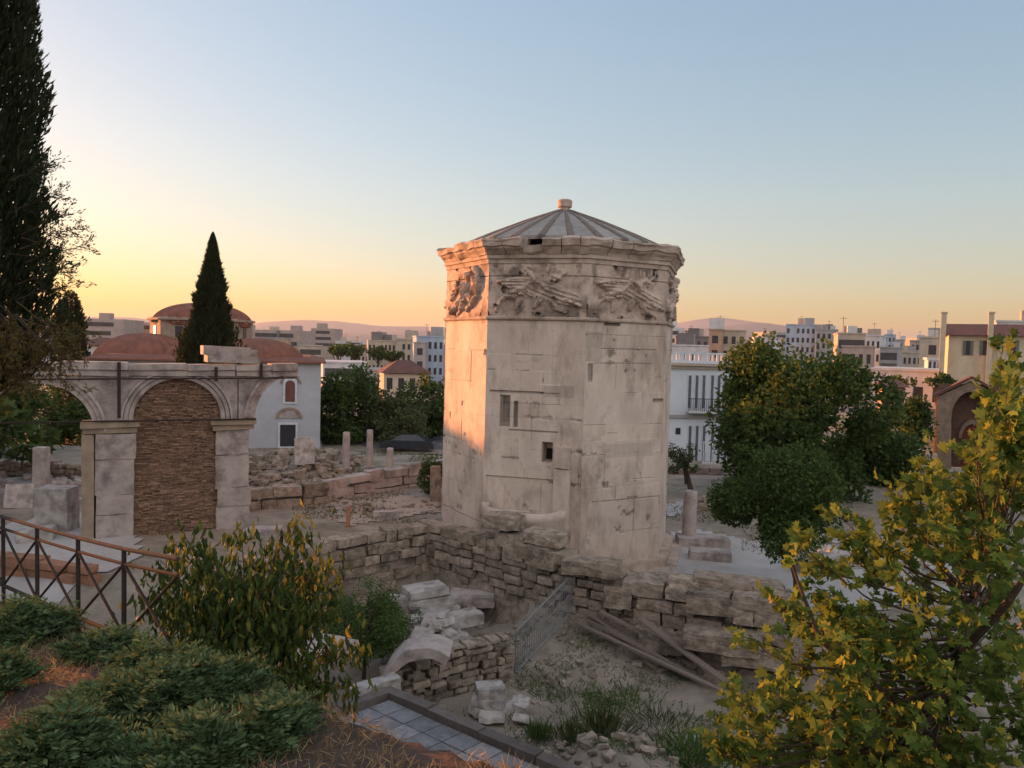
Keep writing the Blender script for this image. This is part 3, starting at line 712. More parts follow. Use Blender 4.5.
# ------------------------------------------------------------------ granite terrace with kerb
K0 = at(390, 693, 12.5); ZP = K0.z; Kr = atz(560, 768, ZP); Kl = atz(312, 722, ZP)
d1 = (Kr-K0).normalized(); d2 = (Kl-K0).normalized()
far_r = K0+d1*9; far_l = K0+d2*5; corner4 = K0+d1*9+d2*5
mb = MB(); top = [K0, far_l, corner4, far_r]
mb.add([p+Vector((0, 0, -.03)) for p in top]+[p+Vector((0, 0, -3.4)) for p in top], [(0, 1, 2, 3), (0, 3, 7, 4), (3, 2, 6, 7), (2, 1, 5, 6), (1, 0, 4, 5)])
tag(mb.build('terrace', mat('terrace_side', (.22, .18, .15), None, 3, .5)), kind='structure')
gm = mat('granite_paver', (.30, .29, .30), (.19, .19, .20), 9, .3, 60, .7, island=.28, stain=(.15, .15, .16), stain_scale=2.5, stain_amt=.5)
mb = MB(); u = .40; rg = random.Random(6)
for i in range(22):
    for j in range(12):
        p = K0+d1*(.22+u*(i+.5))+d2*(.20+u*(j+.5)); hx = (u-.022)/2; zz = rg.uniform(-.004, .004)
        P = [p+d1*sx*hx+d2*sy*hx+Vector((0, 0, z+zz+.02)) for z in (-.04, 0) for sx, sy in ((-1, -1), (1, -1), (1, 1), (-1, 1))]
        mb.add(P, [(4, 7, 6, 5), (0, 4, 5, 1), (1, 5, 6, 2), (2, 6, 7, 3), (3, 7, 4, 0)])
tag(mb.build('path_pavers', gm), kind='structure')
mb = MB(); km = mat('kerb_stone', (.17, .14, .125), (.11, .09, .08), 4, .6, 20, .9, island=.2)
for (o, d, e, L) in ((K0, d1, d2, 9), (K0, d2, d1, 5)):
    s = 0
    while s < L:
        l = 1.05; p = o+d*(s+l/2)+e*.09; q = Matrix.Rotation(math.atan2(d.y, d.x), 3, 'Z'); rock(mb, p+Vector((0, 0, -.04)), (l-.015, .2, .34), n=5, rnd=.015, amp=.015, rot=q); s += l
tag(mb.build('kerb', km), kind='structure')
slab(374, 690, 13.2, (.95, .3, .3), .72, 'long white block lying behind the corner of the granite paving', M['white'])
slab(290, 668, 12.5, (1.2, .9, .6), .3, 'large grey boulder half hidden behind the drooping shrub', M['greymarble'], rnd=.2, name='boulder', cat='boulder', group=None)
slab(326, 650, 14.0, (1.0, .6, .35), -.4, 'grey weathered block right of the drooping shrub under the green bush', M['greymarble'], rnd=.15)
# ------------------------------------------------------------------ pavings and low walls on the plateau
q = lambda pts: [(p.x, p.y) for p in (hit(*a) for a in pts)]
sheet('path', q([(650, 536), (700, 530), (748, 541), (860, 546), (1000, 556), (1010, 600), (860, 612), (790, 612), (690, 596), (655, 600)]), M['pave'])
sheet('path', q([(650, 507), (700, 497), (745, 492), (760, 503), (705, 510), (672, 517)]), M['pave'])
sheet('path', q([(-60, 540), (60, 512), (140, 520), (140, 560), (60, 600), (-60, 610)]), M['pave'])
sheet('path', q([(330, 503), (436, 492), (440, 512), (345, 526)]), mat('trodden_path', (.42, .34, .28), (.32, .26, .21), .8, .5), .03)
sheet('road', q([(322, 444), (322, 435), (445, 433), (445, 452), (400, 447)]), mat('asphalt', (.13, .13, .14), None, 2, .3), .05, 1.0)
def lowwall(pts, label, mcol, hr=(.28, .4), lr=(.6, 1.2), th=.5, seed=1, bottom_px=None, name='low_wall', amp=.04, drop=.7):
    P = [at(*p) for p in pts]; mb = MB(); b = min(H(p.x, p.y) for p in P)-.15; masonry(mb, P, b, hr, lr, th, random.Random(seed), amp=amp)
    return single(name, mb, mcol, (P[0].x, P[0].y, b), label, 'wall')
lowwall([(326, 480, 30.5), (352, 474, 31.5), (385, 468, 33), (440, 461, 35)], 'low ancient wall of squared grey blocks behind the trodden path', M['greymarble'], (.4, .5), (.9, 1.5))
lowwall([(240, 489, 28.5), (290, 484, 29.3), (322, 482, 30.2)], 'low wall of large dressed blocks below the rubble field by the white mosque', M['rubble'], (.45, .6), (.9, 1.6), .6, 4)
lowwall([(-60, 458, 34), (20, 460, 33.5), (90, 464, 33)], 'rubble stone wall seen through the open arch', M['rubble'], (.15, .25), (.25, .6), .6, 6, amp=.09)
lowwall([(-40, 552, 20.5), (30, 556, 20.2), (84, 564, 19.6)], 'low terracotta coloured wall seen through the iron railing', mat('terracotta', (.36, .18, .11), (.26, .14, .09), 3, .5, island=.2), (.2, .3), (.5, 1.2), .35, 7)
lowwall([(700, 496, 35), (740, 497, 35), (800, 500, 34)], 'low dark stone edge under the big trees', M['rubble'], (.2, .3), (.5, 1.1), .5, 8)
lowwall([(664, 470, 46), (700, 467, 46), (760, 468, 46)], 'brown garden wall in front of the white mansion', mat('pinkish_wall', (.30, .21, .18), (.22, .16, .14), 2, .4), (.3, .5), (.7, 1.4), .4, 9)
heap('rubble_field', ground_at(288, 38.0), 3.6, 7.0, .55, 480, .10, .36, M['rubble'], 'wide heap of rubble stones in front of the white mosque', 'rubble', 21, .8)
heap('rubble_heap', ground_at(20, 33), 5, 3.0, .2, 140, .15, .5, M['white'], 'pale rubble on the ground beyond the open arch', 'rubble', 22, .7)
heap('stone_scatter', ground_at(905, 27), 4.5, 3.0, .1, 90, .12, .45, M['white'], 'pale scattered stones behind the plane tree', 'stones', 23, .6)
heap('earth_stones', ground_at(385, 29), 3.5, 2.5, .02, 110, .05, .22, M['rubble'], 'stones on the trodden ground left of the tower', 'stones', 24, .6)
heap('dark_mound', ground_at(366, 28.5), .9, .6, .35, 60, .08, .2, M['rubble'], 'small brown stony mound at the wall corner', 'rubble', 25, .6)
# loose stones on the plateau
GP = 'loose blocks among the ruins'
def gslab(px, Y, size, rz, lab, mcol='white', tilt=0, n=5, rnd=.07, amp=.05, dz=0, name='stone_block', cat='stone block'):
    p = ground_at(px, Y); p.z += size[2]*.45+dz; mb = MB(); rock(mb, p, size, 0, n, rnd, amp, rot=Matrix.Rotation(rz, 3, 'Z') @ Matrix.Rotation(tilt, 3, 'X')); return single(name, mb, M[mcol], p, lab, cat, GP)
gslab(57, 24.5, (.98, .8, 1.5), .1, 'tall square marble block beside the slender pillar beyond the railing', amp=.015, rnd=.03)
gslab(20, 28, (.95, .4, .9), .3, 'tilted white slab with a broken edge beyond the open arch', tilt=-.35)
gslab(36, 23.5, (1.0, .9, .4), .4, 'thick round edged slab lying in front of the tall square block', rnd=.2)
gslab(80, 28, (.7, .6, .3), .2, 'small slab between the tall square block and the arcade pier')
gslab(265, 24.5, (1.1, .7, .35), .1, 'flat dark slab right of the arcade pier', 'greymarble')
gslab(300, 31, (.8, .6, .4), .5, 'white cut block at the foot of the rubble heap')
gslab(312, 31.5, (.7, .6, .5), .2, 'rough block with a dark hollow near the foot of the rubble heap', 'rubble')
gslab(305, 36, (.9, .5, 1.3), .3, 'pale leaning stone slab in the rubble heap', 'white', tilt=-.3, rnd=.12, dz=.5)
gslab(388, 27.6, (.9, .3, .3), .15, 'narrow pale stone along the top of the pit wall', 'greymarble')
gslab(708, 28.5, (1.9, .9, .32), -.1, 'broad grey slab under the column stump by the tower', 'greymarble')
gslab(716, 26.5, (1.4, .8, .35), -.2, 'lower grey step slab near the column stump by the tower', 'greymarble')
gslab(835, 26.5, (1.3, .9, .35), .1, 'long white slab right of the dark tree')
gslab(822, 25.4, (1.2, .8, .4), .3, 'brownish block below the long white slab', 'rubble')
gslab(915, 26, (.9, .7, .4), .1, 'white slab seen through the plane tree leaves')
gslab(437, 31, (.4, .4, 1.5), .1, 'small upright stone at the left foot of the tower', 'rubble', rnd=.12)
# columns
def column(name, px, Y, h, r, label, mcol='greymarble', base=True, sq=False, group='broken column shafts among the ruins'):
    p = ground_at(px, Y); o = empty(name, p, label, 'column', group); mb = MB()
    if sq: rock(mb, p+Vector((0, 0, h/2)), (2*r, 2*r, h), .2, 5, .015, .01)
    else:
        pr = [(r*(1.02-.10*i/8)+.01*noise.noise(Vector((i*.9, px, 0))), h*i/8) for i in range(9)]; pr += [(r*.7, h+.03), (0, h+.04)]
        mb.lathe(p, pr, 18)
    mb.build('shaft', M[mcol], o, smooth=not sq)
    if base: b = MB(); rock(b, p+Vector((0, 0, .05)), (2.9*r, 2.9*r, .3), .2, 4, .03, .015); b.build('plinth', M[mcol], o)
column('column_stump', 694, 28.8, 1.95, .27, 'pale rounded column stump standing on slabs right of the tower')
column('stone_column', 347, 37.4, 1.95, .19, 'left one of the two slim grey columns in front of the green trees')
column('stone_column', 370.5, 38.2, 2.0, .17, 'right one of the two slim grey columns in front of the green trees')
column('stone_column', 391, 37.6, 1.2, .18, 'short stub right of the two slim grey columns')
column('stone_pillar', 41, 29, 2.1, .22, 'slender square white pillar beyond the open arch', 'white', sq=True)
column('stone_pillar', 9, 47, 1.5, .16, 'far thin stone post at the left edge beyond the open arch', 'greymarble', sq=True, base=False)
column('stone_pillar', 36, 47, 1.6, .16, 'far thin stone post just behind the slender white pillar', 'greymarble', sq=True, base=False)
p = ground_at(350, 26.2); mb = MB(); mb.box(p+Vector((0, 0, .3)), (.13, .13, .8)); single('marker_post', mb, mat('rusty_orange', (.38, .17, .10)), p, 'short rusty orange post at the top of the pit wall', 'post')
# ------------------------------------------------------------------ iron railing
rail_px = [(-75, 494, 12.9), (-30, 507, 11.7), (3, 517, 10.95), (37, 527, 10.2), (78, 538, 9.4), (124, 549, 8.55), (178, 559, 7.75)]
rl = empty('iron_railing', at(78, 600, 9.4), 'dark iron railing with crossed bars and a bright top rail beside the green slope', 'railing')
T = [at(*p) for p in rail_px]; HT = 1.0
rm = M['iron']
mb = MB(); mb.tube(T, .024, 8); mb.build('top_rail', mat('paler_rail', (.075, .06, .055), (.05, .042, .04), 10, .1, rough=.95, spec=.05), rl)  # top rail in a paler colour than the other bars
T2 = [p-Vector((0, 0, .17)) for p in T]; mb = MB(); mb.tube(T2, .02, 6); mb.build('middle_rail', rm, rl)
B = [p-Vector((0, 0, HT)) for p in T]; mb = MB(); mb.tube(B, .026, 6); mb.build('bottom_rail', rm, rl)
for i, p in enumerate(T):
    if i == len(T)-1: continue
    mb = MB(); mb.tube([p-Vector((0, 0, .01)), p-Vector((0, 0, HT+.25))], .026, 6); mb.build('post', rm, rl)
for i in range(len(T)-1):
    for a, b in ((T2[i], B[i+1]), (B[i], T2[i+1])): mb = MB(); mb.tube([a, b], .018, 6); mb.build('cross_bar', rm, rl)
# ------------------------------------------------------------------ the white mosque
mq = empty('white_mosque', ground_at(250, 62), 'white plastered domed mosque with red tiled domes behind the arcade', 'mosque')
xl, xr = at(110, 400, 60).x, at(320.5, 400, 60).x; zt_ = at(300, 363, 60).z; zb = at(300, 447, 60).z
mb = MB(); mb.box(((xl+xr)/2, 68, (zb+zt_)/2), (xr-xl, 16, zt_-zb)); mb.build('wall', M['plaster'], mq)
mb = MB(); mb.box(((xl+xr)/2, 68, zb-1.5), (xr-xl+.3, 16.3, 3.0)); mb.build('stone_base', M['rubble'], mq)
mb = MB(); e = zt_; x0, x1 = xl-.3, xr+.4
mb.add([(x0, 59.6, e), (x1, 59.6, e), (x1, 76.4, e), (x0, 76.4, e), (x0, 59.6, e+.12), (x1, 59.6, e+.12), (x1, 76.4, e+.12), (x0, 76.4, e+.12), (x0+1.2, 61, e+.4), (x1-1.2, 61, e+.4), (x1-1.2, 75, e+.4), (x0+1.2, 75, e+.4)],
       [(0, 1, 5, 4), (1, 2, 6, 5), (2, 3, 7, 6), (3, 0, 4, 7), (4, 5, 9, 8), (5, 6, 10, 9), (6, 7, 11, 10), (7, 4, 8, 11), (8, 9, 10, 11), (3, 2, 1, 0)])
mb.build('roof', M['tile'], mq)
def dome(parent, px, py_top, py_base, rpx, Y, name='dome', flat=1.0, ribs_n=28, mcol='tile', finial=False):
    c = at(px, py_base, Y); top = at(px, py_top, Y).z; h = top-c.z; r = rpx/FPX*Y; mb = MB(); m_ = 56; rows = []
    for i in range(13):
        a = math.pi/2*i/12; rr = r*math.cos(a)**.92; z = h*math.sin(a)
        rows.append([Vector((c.x+(rr+(.30*r/4 if j % 2 else 0)*math.cos(a))*math.cos(2*math.pi*j/m_), c.y+(rr+(.30*r/4 if j % 2 else 0)*math.cos(a))*math.sin(2*math.pi*j/m_), c.z+z)) for j in range(m_+1)])
    mb.grid(rows); mb.lathe(c, [(r*1.0, -.25), (r*1.03, -.15), (r*1.03, .0), (r*.98, .03)], 40)
    return mb.build(name, M[mcol], parent, smooth=False)
c = at(202, 330, 67); r8 = 4.15; zt2 = at(202, 322, 67).z
mb = MB(); mb.lathe((c.x, c.y, 0), [(r8, zt_+.5), (r8, zt2), (r8*1.06, zt2+.05), (r8*1.06, zt2+.2), (r8*.8, zt2+.45)], 8, a0=.3, a1=.3+2*math.pi); dr = mb.build('drum', M['ochre'], mq)
for k in range(8):
    a = .3+math.pi/8+k*math.pi/4; d = Vector((math.cos(a), math.sin(a), 0)); 
    if d.y < .2: mb = MB(); mb.box(Vector((c.x, c.y, zt2-.9))+d*(r8*.925), (.08, .6, .9), rz=a); mb.build('drum_window', M['window'], mq)
dome(mq, 203, 303, 324, 44, 67, 'main_dome')
dome(mq, 146, 333, 364, 46, 62.8, 'small_dome'); dome(mq, 122, 341, 364, 22, 66, 'small_dome'); dome(mq, 258, 338, 364, 43, 62.8, 'small_dome'); dome(mq, 203, 340, 366, 38, 61.6, 'small_dome')
def mwin(px0, px1, py0, py1, arched, col):
    a, b = at(px0, py1, 59.97), at(px1, py0, 59.97); w_ = b.x-a.x; h_ = b.z-a.z; cx = (a.x+b.x)/2
    f = MB(); f.box((cx, 59.97, (a.z+b.z)/2), (w_+.3, .1, h_+.3)); fo = f.build('window_frame', M['frame'], mq)
    g_ = MB(); P = [Vector((a.x, 59.9, a.z)), Vector((b.x, 59.9, a.z))]
    if arched: P += [Vector((cx+w_/2*math.cos(t), 59.9, b.z-w_/2+w_/2*math.sin(t))) for t in np.linspace(0, math.pi, 9)]
    else: P += [Vector((b.x, 59.9, b.z)), Vector((a.x, 59.9, b.z))]
    g_.add(P, [tuple(range(len(P)))]); g_.build('window', col, mq)
mwin(286.5, 296, 380, 401, True, M['tilebrown']); mwin(281.5, 296.5, 424, 445, False, M['window'])
for (px, py, rr, th) in ((291.5, 383, .62, .16), (290, 417.5, .80, .2)):
    cc = at(px, py, 59.9); mb = MB(); P = []
    for i in range(15):
        t = math.pi*i/14
        for q_ in (rr, rr+th): P.append(cc+Vector((q_*math.cos(t), -.03, q_*math.sin(t)*.85)))
        for q_ in (rr+th, rr): P.append(cc+Vector((q_*math.cos(t), .12, q_*math.sin(t)*.85)))
    mb.add(P, [(i*4+j, i*4+(j+1) % 4, i*4+4+(j+1) % 4, i*4+4+j) for i in range(14) for j in range(4)]); mb.build('window_arch', M['ochre'], mq)
ROT = []
cc = at(290, 417.5, 59.95); mb = MB(); P = [cc+Vector((.78*math.cos(t), -.01, .66*math.sin(t))) for t in np.linspace(0, math.pi, 11)]; mb.add(P, [tuple(range(11))]); mb.build('lunette', M['greymarble'], mq)

MC = Vector((xr, 60, 0))-mq.location; RM = Matrix.Rotation(R(14.5), 3, 'Z')
for o in mq.children:
    if o.name.split('.')[0] in ('wall', 'stone_base', 'roof', 'window', 'window_frame', 'window_arch', 'lunette'):
        o.rotation_euler = (0, 0, R(14.5)); v = MC-RM@MC; o.location = (v.x, v.y, 0)
# ------------------------------------------------------------------ vegetation
def leafmat(name, ramp, trans=.35, rough=.6):
    return mat(name, (.1, .1, .05), None, 3, 0, rough=rough, trans=trans, ramp=ramp, spec=.12)
L_DARK = leafmat('dark_leaves', [(0, (.035, .06, .018)), (.5, (.06, .095, .025)), (1, (.10, .145, .04))])
L_OLIVE = leafmat('olive_leaves', [(0, (.05, .065, .025)), (.6, (.09, .11, .045)), (1, (.14, .15, .06))])
L_GOLD = leafmat('yellower_leaves', [(0, (.05, .085, .02)), (.6, (.09, .13, .03)), (1, (.15, .17, .035))])
L_CYP = leafmat('cypress_needles', [(0, (.018, .026, .012)), (.6, (.032, .042, .018)), (1, (.05, .06, .025))], .15)
L_BROWN = leafmat('cypress_cones', [(0, (.06, .05, .02)), (.6, (.12, .09, .03)), (1, (.19, .12, .04))], .25)
L_PLANE = leafmat('plane_leaves', [(0, (.07, .11, .025)), (.5, (.12, .17, .035)), (.92, (.20, .25, .045)), (.985, (.34, .32, .05)), (1, (.40, .24, .06))], .42)
L_DROOP = leafmat('drooping_leaves', [(0, (.035, .06, .02)), (.7, (.075, .105, .025)), (.93, (.15, .16, .03)), (1, (.36, .24, .04))], .38)
L_FERN = leafmat('feathery_leaves', [(0, (.045, .075, .03)), (.6, (.08, .13, .055)), (1, (.14, .185, .09))], .2, .9)
L_BUSH = leafmat('bush_leaves', [(0, (.05, .09, .025)), (.6, (.08, .13, .035)), (1, (.13, .17, .05))], .35)
STRAW = leafmat('dry_straw', [(0, (.20, .12, .06)), (.6, (.33, .21, .11)), (1, (.45, .32, .18))], .2)
DRY = leafmat('dry_twigs', [(0, (.06, .04, .03)), (1, (.15, .10, .07))], 0)
def rvec(n, rng):
    v = rng.normal(size=(n, 3)); return v/np.linalg.norm(v, axis=1, keepdims=True)
def leaves(P, D, Lg, Wd, rng, shape='diamond', bend=0.0):
    """P base points, D directions; returns vertex, face lists of leaf shapes"""
    n = len(P); D = D/np.linalg.norm(D, axis=1, keepdims=True); A = rvec(n, rng); Sd = np.cross(D, A); Sd /= np.linalg.norm(Sd, axis=1, keepdims=True)+1e-9
    Nn = np.cross(Sd, D)
    Lg = np.broadcast_to(Lg, (n,))[:, None]; Wd = np.broadcast_to(Wd, (n,))[:, None]
    if shape == 'diamond': T = [(0, 0, 0), (.45, .5, .06), (1, 0, 0), (.45, -.5, .06)]
    elif shape == 'lance': T = [(0, 0, 0), (.3, .42, .1), (.65, .4, .05), (1, 0, -.25), (.65, -.4, .05), (.3, -.42, .1)]
    else: T = [(0, 0, 0), (.10, .30, .10), (.30, .54, .14), (.38, .27, .04), (.70, .40, .0), (.66, .17, -.05), (1, 0, -.22), (.66, -.17, -.05), (.70, -.40, .0), (.38, -.27, .04), (.30, -.54, .14), (.10, -.30, .10)]
    k = len(T); V = np.zeros((n, k, 3))
    for i, (a, b, c) in enumerate(T): V[:, i] = P+D*Lg*a+Sd*Wd*b+Nn*Lg*c
    F_ = np.arange(n*k).reshape(n, k)
    return V.reshape(-1, 3), F_
def leafobj(name, sets, mcol, parent=None, loc=None):
    vs = []; fs = []; b = 0
    for V, F_ in sets: vs.append(V); fs += (F_+b).tolist(); b += len(V)
    V = np.concatenate(vs); mb = MB(); off = parent.location if parent else (loc or Vector((0, 0, 0)))
    me = bpy.data.meshes.new(name); me.from_pydata((V-np.array(off)).tolist(), [], fs); me.materials.append(mcol)
    o = bpy.data.objects.new(name, me); COL.objects.link(o)
    if parent: o.parent = parent
    else: o.location = off
    return o
def vn3(P, f):
    return np.array([noise.noise(Vector((p[0]*f, p[1]*f, p[2]*f))) for p in P])
def blob_points(c, r, n, nblob, rng, gapf=.8, gapt=-.12, bs=(.32, .5)):
    """leaf positions on many overlapping clumps filling an ellipsoid"""
    r = np.array(r); c = np.array(c); d = rvec(nblob, rng)*(rng.random((nblob, 1))**.33)*.80; B = c+d*r; BR = rng.uniform(bs[0], bs[1], (nblob, 1))*r
    k = rng.integers(0, nblob, n); q = rvec(n, rng); P = B[k]+q*BR[k]*(rng.random((n, 1))**.35)
    g = vn3(P, gapf/ max(.3, float(r.min()))*2.2); keep = g > gapt+rng.normal(0, .06, n)
    return P[keep], q[keep]
def tree(name, base, c, r, n, leaf, mcol, label, cat='tree', group=None, seed=1, nblob=26, trunk=.18, gapt=-.12, bs=(.32, .5), bend=0, parts=True, top=None):
    rng = np.random.default_rng(seed); t = empty(name, base, label, cat, group)
    mb = MB(); c = Vector(c); rv = Vector(r); h = c-base
    pts = [base+Vector((0, 0, -.2)), base+h*.3+Vector((bend, 0, 0)), base+h*.65+Vector((bend*.6, .1, 0)), c+Vector((0, 0, rv.z*.25))]
    mb.tube(pts, [trunk*1.15, trunk*.9, trunk*.7, trunk*.35], 8)
    for i in range(8):
        d = Vector(rvec(1, rng)[0]); d.z = abs(d.z)*.8; e = c+Vector((d.x*rv.x, d.y*rv.y, d.z*rv.z))*.75; s = base+h*rng.uniform(.45, .85)
        mb.tube([s, s.lerp(e, .5)+Vector((0, 0, .08*rv.z)), e], [trunk*.4, trunk*.25, trunk*.08], 5)
    mb.build('trunk', M['bark'], t)
    P, q = blob_points(c, r, n, nblob, rng, gapt=gapt, bs=bs)
    D = q*.6+rvec(len(P), rng)+np.array([0, 0, -.25])
    S_ = leaf*rng.uniform(.7, 1.3, len(P)); m_ = np.ones(len(P), bool)
    if top is not None:     # yellower leaves, in clumps mostly towards the crown top
        zrel = (P[:, 2]-c.z)/rv.z; m_ = (zrel+vn3(P, .5)*1.1) < .25
        leafobj('yellower_foliage', [leaves(P[~m_], D[~m_], S_[~m_], S_[~m_]*.6, rng)], top, t)
    leafobj('crown', [leaves(P[m_], D[m_], S_[m_], S_[m_]*.6, rng)], mcol, t)
    return t
def ptree(name, px, py, rpx, rpy, Y, n, leaf, mcol, label, by=None, ry=None, **k):
    c = at(px, py, Y); rx, rz = rpx/FPX*Y, rpy/FPX*Y; b = ground_at(px, Y) if by is None else at(by[0], by[1], Y)
    if by is not None: b.z = min(b.z, H(b.x, b.y))
    return tree(name, b, c, (rx, ry or rx, rz), n, leaf, mcol, label, **k)
GT = 'trees of the archaeological park'
ptree('broadleaf_tree', 802, 425, 92, 98, 38, 56000, .24, L_DARK, 'largest tree of the park with a yellower top in front of the city', group=GT, seed=1, nblob=40, trunk=.3, bs=(.18, .46), gapt=-.22, top=L_GOLD)
ptree('broadleaf_tree', 776, 500, 66, 62, 22.5, 34000, .12, L_DARK, 'dark low tree with a slender bare trunk on the white paving', by=(797, 612), group=GT, seed=2, nblob=22, trunk=.085, bs=(.2, .5), gapt=-.2, bend=.15)
ptree('broadleaf_tree', 880, 470, 52, 56, 44, 20000, .26, L_DARK, 'dark tree right of the largest tree, behind the plane leaves', group=GT, seed=3, nblob=26, trunk=.25)
ptree('broadleaf_tree', 916, 418, 20, 26, 50, 5000, .24, L_DARK, 'small dark tree left of the ruined brick portal', group=GT, seed=4, nblob=14, trunk=.2)
ptree('broadleaf_tree', 340, 408, 44, 40, 66, 16000, .34, L_DARK, 'dark round tree touching the white mosque', group=GT, seed=5, nblob=20, trunk=.25)
ptree('olive_tree', 387, 418, 40, 32, 68, 12000, .34, L_OLIVE, 'paler grey green tree between the two dark ones left of the tower', group=GT, seed=6, nblob=16, trunk=.2)
ptree('broadleaf_tree', 432, 408, 34, 36, 70, 12000, .34, L_DARK, 'dark tree partly hidden behind the tower left edge', group=GT, seed=7, nblob=16, trunk=.2)
ptree('olive_tree', 404, 428, 30, 18, 63, 4000, .28, L_OLIVE, 'low grey green tree overhanging the parked car', group=GT, seed=8, nblob=12, trunk=.15)
ptree('olive_tree', 683, 458, 18, 18, 38, 3000, .14, L_OLIVE, 'small sparse olive tree with a leaning trunk just right of the tower', by=(688, 508), group=GT, seed=9, nblob=16, trunk=.16, gapt=-.02, bend=.25)
ptree('broadleaf_tree', 1030, 450, 46, 46, 42, 11000, .26, L_DARK, 'dark tree behind the plane tree at the right edge, right of the brick portal', group=GT, seed=14, nblob=20, trunk=.22)
ptree('broadleaf_tree', 1130, 430, 60, 60, 45, 9000, .28, L_DARK, 'dark tree beyond the right edge of the picture', group=GT, seed=15, nblob=20, trunk=.25)
ptree('round_bush', 925, 488, 26, 13, 36, 3500, .12, L_DARK, 'low dark bush under the brick portal behind the plane leaves', cat='bush', seed=16, nblob=12, trunk=.05)
ptree('round_bush', 985, 500, 30, 14, 34, 3500, .12, L_OLIVE, 'low grey green bush behind the plane tree crown', cat='bush', seed=17, nblob=12, trunk=.05)
for i, (px, py, r1, r2, Y, lab) in enumerate(((-70, 400, 60, 50, 58, 'dark tree far left beyond the open arch'), (8, 418, 45, 38, 60, 'dark tree under the left half of the open arch'), (62, 412, 48, 42, 60, 'dark tree under the right half of the open arch'), (100, 425, 36, 30, 57, 'dark tree half hidden by the arcade pier'))):
    ptree('broadleaf_tree', px, py, r1, r2, Y, 6500, .28, L_DARK, lab, group=GT, seed=30+i, nblob=18, trunk=.22)
ptree('round_bush', 290, 463, 11, 7, 47, 1500, .14, L_BUSH, 'small round dark bush at the foot of the white mosque', cat='bush', seed=40, nblob=8, trunk=.04)
ptree('round_bush', 432, 478, 16, 22, 32, 4500, .09, L_DARK, 'dark bush at the left edge of the tower', cat='bush', seed=41, nblob=12, trunk=.05)
ptree('round_bush', 368, 622, 62, 42, 18.5, 26000, .065, L_BUSH, 'dense green bush on the pit floor under the side wall', cat='bush', seed=42, nblob=26, trunk=.05, bs=(.25, .4))
ptree('round_bush', 610, 700, 34, 14, 15.5, 1500, .05, L_BUSH, 'low green weeds topping the stony mound', cat='bush', seed=43, nblob=12, trunk=.02)
ptree('dark_weed', 20, 478, 5, 14, 34, 700, .08, L_DARK, 'small dark upright plant behind the tilted white slab', cat='plant', seed=44, nblob=6, trunk=.03)
# trees west of the ruins, outside the frame, that keep the low sun off the ground
for i, (x, y, h) in enumerate(((-34, 44, 8.6), (-40, 51, 9.2), (-45, 40, 9.0), (-50, 60, 10.2), (-29, 38, 7.4), (-36, 34, 7.4), (-42, 29, 7.8), (-33, 27, 6.6), (-56, 50, 10.5), (-30, 21, 5.6), (-24, 30, 6.0), (-25, 17, 4.6))):
    b = Vector((x, y, H(x, y))); top_z = 3.65+math.hypot(x-0, y-20)*.062
    hh = top_z-b.z; tree('broadleaf_tree', b, b+Vector((0, 0, hh*.56)), (4.6, 4.6, hh*.48), 6500, .5, L_DARK, 'dark tree of the belt west of the ruins, left of the picture', group='tree belt west of the ruins', seed=60+i, nblob=14, trunk=.2)
# cypresses
def cypress(base, h, r, n, leaf, label, seed, lean=0, group='cypresses', low=.06, pw=.75, pe=1.9, z0c=0.0, wf=.36, rag=1.0):
    rng = np.random.default_rng(seed); t = empty('cypress', base, label, 'cypress', group); mb = MB()
    mb.tube([base+Vector((0, 0, -.3)), base+Vector((0, 0, h*.4)), base+Vector((lean, 0, h*.96))], [r*.16, r*.1, r*.02], 8); mb.build('trunk', M['bark'], t)
    z = z0c+(1-z0c)*rng.random(n)**.9; prof = np.clip(np.minimum(((z-z0c+.002)/low)**.6 if low > 0 else 1, 1), 0, 1)*(1-z**pe)**pw; a = rng.random(n)*6.283
    P0 = np.stack([np.cos(a)*2, np.sin(a)*2, z*h*.9/r], 1); nn = vn3(P0, .9); nn2 = vn3(P0, 2.6)
    rr = r*prof*(rng.random(n)**.3)*(1+rag*(.42*nn+.28*nn2)); P = np.stack([base.x+np.cos(a)*rr+lean*z, base.y+np.sin(a)*rr, base.z+z*h], 1)
    D = np.stack([np.cos(a)*.5, np.sin(a)*.5, np.full(n, 1.0)], 1)+rvec(n, rng)*.45; S_ = leaf*rng.uniform(.6, 1.5, n)*np.clip(2.4*(1-z)**.6+.12, 0, 1)
    leafobj('crown', [leaves(P, D, S_, S_*wf, rng)], L_CYP, t); return t
b = ground_at(205, 44); tp = at(211, 232, 44).z
cypress(b, tp-b.z, 1.95, 42000, .26, 'dark pointed cypress standing between the arcade and the mosque domes', 3, .4, low=.18, pw=.9, pe=1.15, wf=.25, rag=1.5)
b = ground_at(71, 66); tp = at(72, 290, 66).z
cypress(b, tp-b.z, 1.5, 6000, .4, 'small distant cypress left of the mosque domes', 4, 0, pw=.5)
b = at(-42, 400, 12.0); b.z = H(b.x, b.y)
big = cypress(b, 17.5, 1.22, 150000, .13, 'huge near cypress cut off by the left edge of the photo', 5, 0, low=.05, pw=.42, z0c=.17, wf=.24)
